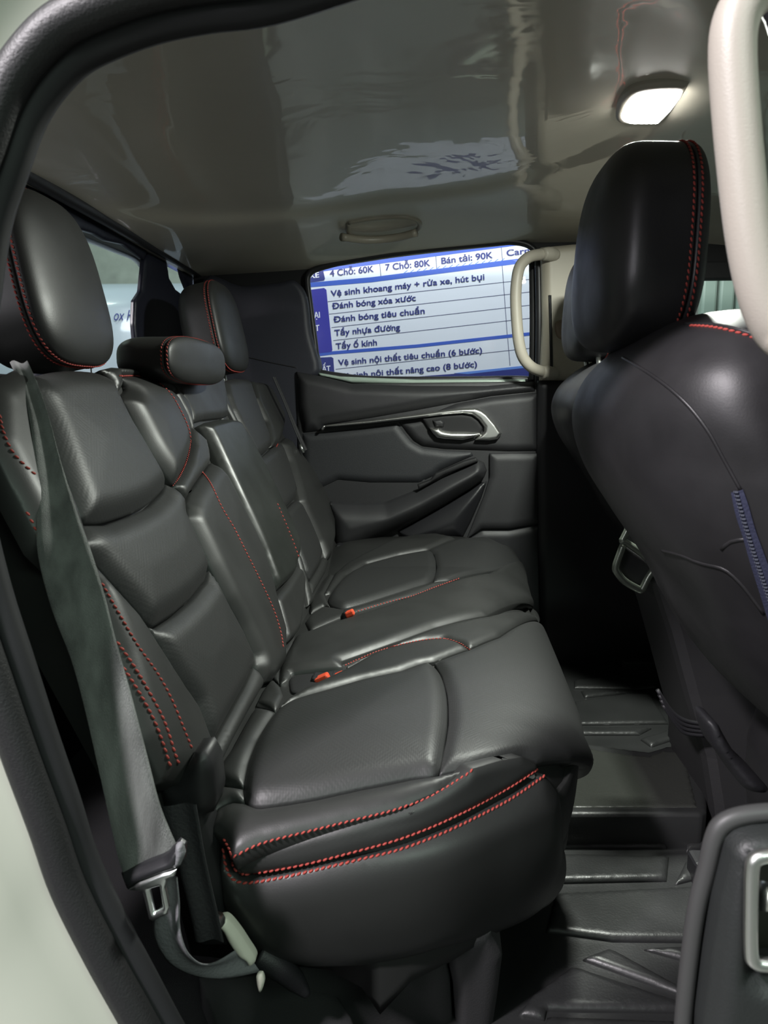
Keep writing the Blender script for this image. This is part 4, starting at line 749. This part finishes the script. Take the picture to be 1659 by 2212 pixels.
tube('handle_bezel', [at(a, b, y=.405) for a, b in Q[1:-1] + [(1730, 2086), (1756, 2070), (1762, 1960), (1756, 1862), (1730, 1848)]], .0045, CHR, door2, n=8, closed=True)
tube('release_lever', [at(a, b, y=.415) for a, b in [(1645, 1935), (1660, 1937), (1745, 1938)]], .009, CHR, door2, n=10, sm=1)
# ================================================================== OUTSIDE: banner, walls, roll bar, van
tag(mk('ground', [(-5, -3, -.6), (5, -3, -.6), (5, 6.5, -.6), (-5, 6.5, -.6)], [[0, 1, 2, 3]], mat('wet_concrete', (.22, .23, .21), .35, bump=.3, bscale=20)), kind='structure')
GW = mat('garage_wall_green', (.30, .36, .30), .6, var=.15)
o = box('wall_back', (-3.9, -1.0, -.6), (-3.8, 5.6, 2.6), GW, bev=0); tag(o, kind='structure')
o = box('wall_far', (-3.8, 5.6, -.6), (4, 5.7, 2.6), mat('garage_wall_grey', (.35, .40, .36), .6, var=.15), bev=0); tag(o, kind='structure')
BY = 2.95
ban = empty('price_banner', tuple(at(900, 690, y=BY)), 'white price list banner with navy lettering outside the far window', 'banner')
WB = mat('banner_vinyl', (.80, .84, .90), .35, bump=.25, bscale=14); NAVY = mat('navy_print', (.035, .045, .22), .5); BLUE = mat('blue_print', (.06, .13, .55), .45); LINE = mat('grid_print', (.10, .11, .20), .6); WHT = mat('white_print', (.85, .87, .95), .45); PBL = mat('light_blue_print', (.14, .28, .72), .45)
def bq(name, px, m, d, th=.0006): return prism(name, [at(x, y, y=BY - d * .3) for x, y in px], (0, th, 0), m, ban)
for xx in (-.75, .95): tube('banner_pole', [(xx, BY + .03, -.6), (xx, BY + .03, 1.45)], .015, STEEL, ban, n=10, sm=1)
tube('banner_pole', [(-.78, BY + .03, 1.42), (.98, BY + .03, 1.42)], .015, STEEL, ban, n=10, sm=1)
bq('banner_sheet', [(560, 560), (1260, 470), (1290, 860), (600, 900)], WB, 0, .004)
bq('header_stripe', [(640, 578), (1260, 495), (1260, 511), (640, 594)], BLUE, .002)
bq('blue_stripe', [(640, 613), (800, 599), (1085, 563), (1260, 541), (1262, 551), (1086, 574), (800, 610), (640, 623)], BLUE, .002)
bq('blue_stripe', [(686, 763), (715, 759), (900, 744), (1095, 723), (1270, 704), (1271, 711), (1096, 730), (900, 751), (716, 766), (686, 770)], BLUE, .002)
bq('navy_tab', [(630, 590), (668, 583), (697, 579), (702, 602), (700, 606), (672, 610), (632, 614)], NAVY, .003)
bq('navy_tab', [(640, 630), (700, 622), (705, 626), (718, 756), (716, 760), (690, 763), (650, 766)], mat('navy_tab_print', (.05, .05, .36), .45), .003)
bq('navy_tab', [(660, 774), (716, 771), (720, 774), (724, 830), (665, 836)], NAVY, .003)
bq('bottom_stripe', [(880, 815), (1000, 806), (1140, 791), (1270, 778), (1272, 820), (880, 840)], NAVY, .002)
bq('bottom_stripe', [(980, 806), (1140, 789), (1270, 775), (1270, 780), (1140, 794), (1010, 808)], PBL, .0028)
for a, b in (((708, 651), (1260, 590)), ((711, 678), (1262, 617)), ((716, 707), (1264, 645)), ((720, 735), (1266, 673)), ((725, 797), (1270, 738))):
    bq('grid_line', [a, b, (b[0], b[1] + 1.3), (a[0], a[1] + 1.3)], LINE, .0015)
for a, b in (((819, 561), (822, 597)), ((940, 546), (943, 584)), ((1081, 526), (1085, 563)), ((1084, 573), (1095, 724)), ((1096, 731), (1101, 790))):
    bq('grid_line', [a, (a[0] + 1.4, a[1]), (b[0] + 1.4, b[1]), b], LINE, .0015)
random.seed(3)
for k in range(16):
    x = 870 + k * 14; y = 588 - (k * 14) * .125
    bq('stripe_hatch', [(x, y + 3), (x + 9, y - 4), (x + 11, y - 4), (x + 2, y + 3)], PBL, .0026)
def glyphs(body):
    c = bpy.data.curves.new('lettering', 'FONT'); c.body = body; c.size = 1; t = bpy.data.objects.new('t', c); COL.objects.link(t)
    me = bpy.data.meshes.new_from_object(t.evaluated_get(bpy.context.evaluated_depsgraph_get())); bpy.data.objects.remove(t)
    P = np.array([v.co[:2] for v in me.vertices]).reshape(-1, 2); Fg = [list(p.vertices) for p in me.polygons]; bpy.data.meshes.remove(me); bpy.data.curves.remove(c); return P, Fg
SUB = {'ệ': ('ê', 'dot'), 'ớ': ('ó', 'horn'), 'ờ': ('ò', 'horn'), 'Đ': ('D', 'bar')}
def text(body, a, b, cap, m=NAVY, bold=.024, rt=1):
    base = ''.join(SUB.get(ch, (ch,))[0] for ch in body); P, F0 = glyphs(base); P = P.tolist()
    for i, ch in enumerate(body):
        if ch in SUB:
            g = SUB[ch]; r_ = max(p[0] for p in glyphs(base[:i + 1])[0]); w_ = np.ptp(glyphs(g[0])[0][:, 0]); l_ = r_ - w_; b0 = len(P)
            if g[1] == 'dot': cx_ = l_ + w_ / 2; q = [(cx_ + .05 * math.cos(k * math.pi / 4), -.14 + .05 * math.sin(k * math.pi / 4)) for k in range(8)]
            elif g[1] == 'bar': q = [(l_ - .07, .33), (l_ + .25, .33), (l_ + .25, .40), (l_ - .07, .40)]
            else: q = [(r_ - .10, .42), (r_ - .02, .44), (r_ + .06, .56), (r_ + .08, .62), (r_ + .01, .62), (r_ - .01, .56), (r_ - .07, .50)]
            P += [list(x) for x in q]; F0.append(list(range(b0, b0 + len(q))))
    P = np.array(P); x0, x1 = P[:, 0].min(), P[:, 0].max(); D_ = BY - .0016; A = at(a[0], a[1], y=D_); Bp = at(b[0], b[1], y=D_); U_ = at(a[0] - .065 * cap, a[1] - cap, y=D_)
    ex = (Bp - A) / (x1 - x0); ez = (U_ - A) / .727; Q_ = A + np.outer(P[:, 0] - x0, ex) + np.outer(P[:, 1], ez)
    n_ = len(Q_); VV = []; FF = []
    for kx, kz in ((-1, 0), (1, 0), (0, .5), (0, -.5)):
        FF += [[len(VV) * n_ + i for i in f] for f in F0]; VV.append(Q_ + ex * bold * kx + ez * bold * kz - np.array([0, .0001 * len(VV), 0]))
    return mk('lettering', np.vstack(VV), FF, m, ban, flat=True)
text('4 Chỗ: 60K', (713, 597), (807, 587), 14)
text('7 Chỗ: 80K', (833, 584), (929, 574), 14)
text('Bán tải: 90K', (954, 570), (1064, 557), 14)
text('Carnival', (1095, 553), (1176, 543), 14)
text('Vệ sinh khoang máy + rửa xe, hút bụi', (715, 640), (1046, 604), 13)
text('Đánh bóng xóa xước', (718, 667), (898, 649), 13)
text('Đánh bóng tiêu chuẩn', (721, 696), (917, 677), 13)
text('Tẩy nhựa đường', (723, 725), (864, 712), 13)
text('Tẩy ố kính', (726, 754), (814, 745), 13)
text('Vệ sinh nội thất tiêu chuẩn (6 bước)', (731, 789), (1041, 762), 12.5)
text('Vệ sinh nội thất nâng cao (8 bước)', (734, 819), (1030, 792), 12.5)
text('XE', (668, 602), (689, 599), 12, WHT, .03)
text('OẠI', (668, 689), (691, 686), 13, WHT, .03)
text('ẤT', (672, 717), (690, 714), 13, WHT, .03)
text('THẤT', (678, 806), (714, 802), 13, WHT, .03)
# roller shutter beyond the driver's window
sh_ = empty('roller_shutter', tuple(at(1600, 600, y=3.3)), 'pale green ribbed shutter beyond the front side window', 'shutter')
SHM = mat('shutter_green', (.30, .40, .33), .5)
for k in range(14):
    x0 = 1.2 + k * .075; box('shutter_rib', (x0, 3.28, -.6), (x0 + .062, 3.33, 2.4), SHM, sh_, bev=.01)
# pickup bed roll bar
rb = empty('roll_bar', (-1.0, 1.3, .6), 'black roll bar behind the rear glass', 'roll bar'); RBM = mat('roll_bar_paint', (.010, .011, .018), .25)
tube('bar', [at(a, b, x=-1.05) for a, b in [(-500, 200), (-100, 380), (120, 470), (240, 520), (300, 548), (326, 588), (334, 650), (334, 780)]], .034, RBM, rb, n=14)
for yy in (.75, 1.9): tube('upright', [(-1.05, yy, -.3), (-1.05, yy, at(120, 470, x=-1.05)[2] - .02)], .04, RBM, rb, n=12, sm=1)
# white van behind
van = empty('parked_van', (-2.4, 4.6, -.6), 'white van parked behind the truck, seen through the rear glass', 'van')
VW = mat('van_white', (.34, .40, .46), .3, coat=.4)
VT = at(300, 602, y=4.0)[2]
def vbox():
    R = []
    for z, q in ((-.35, 0), (.2, 0), (VT - .16, 0.0), (VT - .07, .03), (VT - .02, .08), (VT, .16)):
        R.append(np.array([(-3.7 + q, 4.0 + q, z), (-1.0 - q, 4.0 + q, z), (-1.0 - q, 5.4, z), (-3.7 + q, 5.4, z)]))
    return loft('van_body', R, VW, van)
vbox()
for k in (-3.1, -1.5): tube('wheel', [(k, 3.98, -.32), (k, 4.2, -.32)], .28, RUB, van, n=24, sm=1)
for k in (-2.8, -1.9, -1.3): box('door_seam', (k, 3.998, -.2), (k + .008, 4.002, VT - .18), VOID, van, bev=0)
P_, F_ = glyphs('ox Hu'); P_[:, 0] += P_[:, 1] * .3; A_ = at(244, 692, y=3.99); B_ = at(300, 692, y=3.99); Z_ = at(244, 668, y=3.99)
mk('lettering', A_ + np.outer(P_[:, 0] / P_[:, 0].max(), B_ - A_) + np.outer(P_[:, 1] / .727, Z_ - A_), F_, NAVY, van, flat=True)
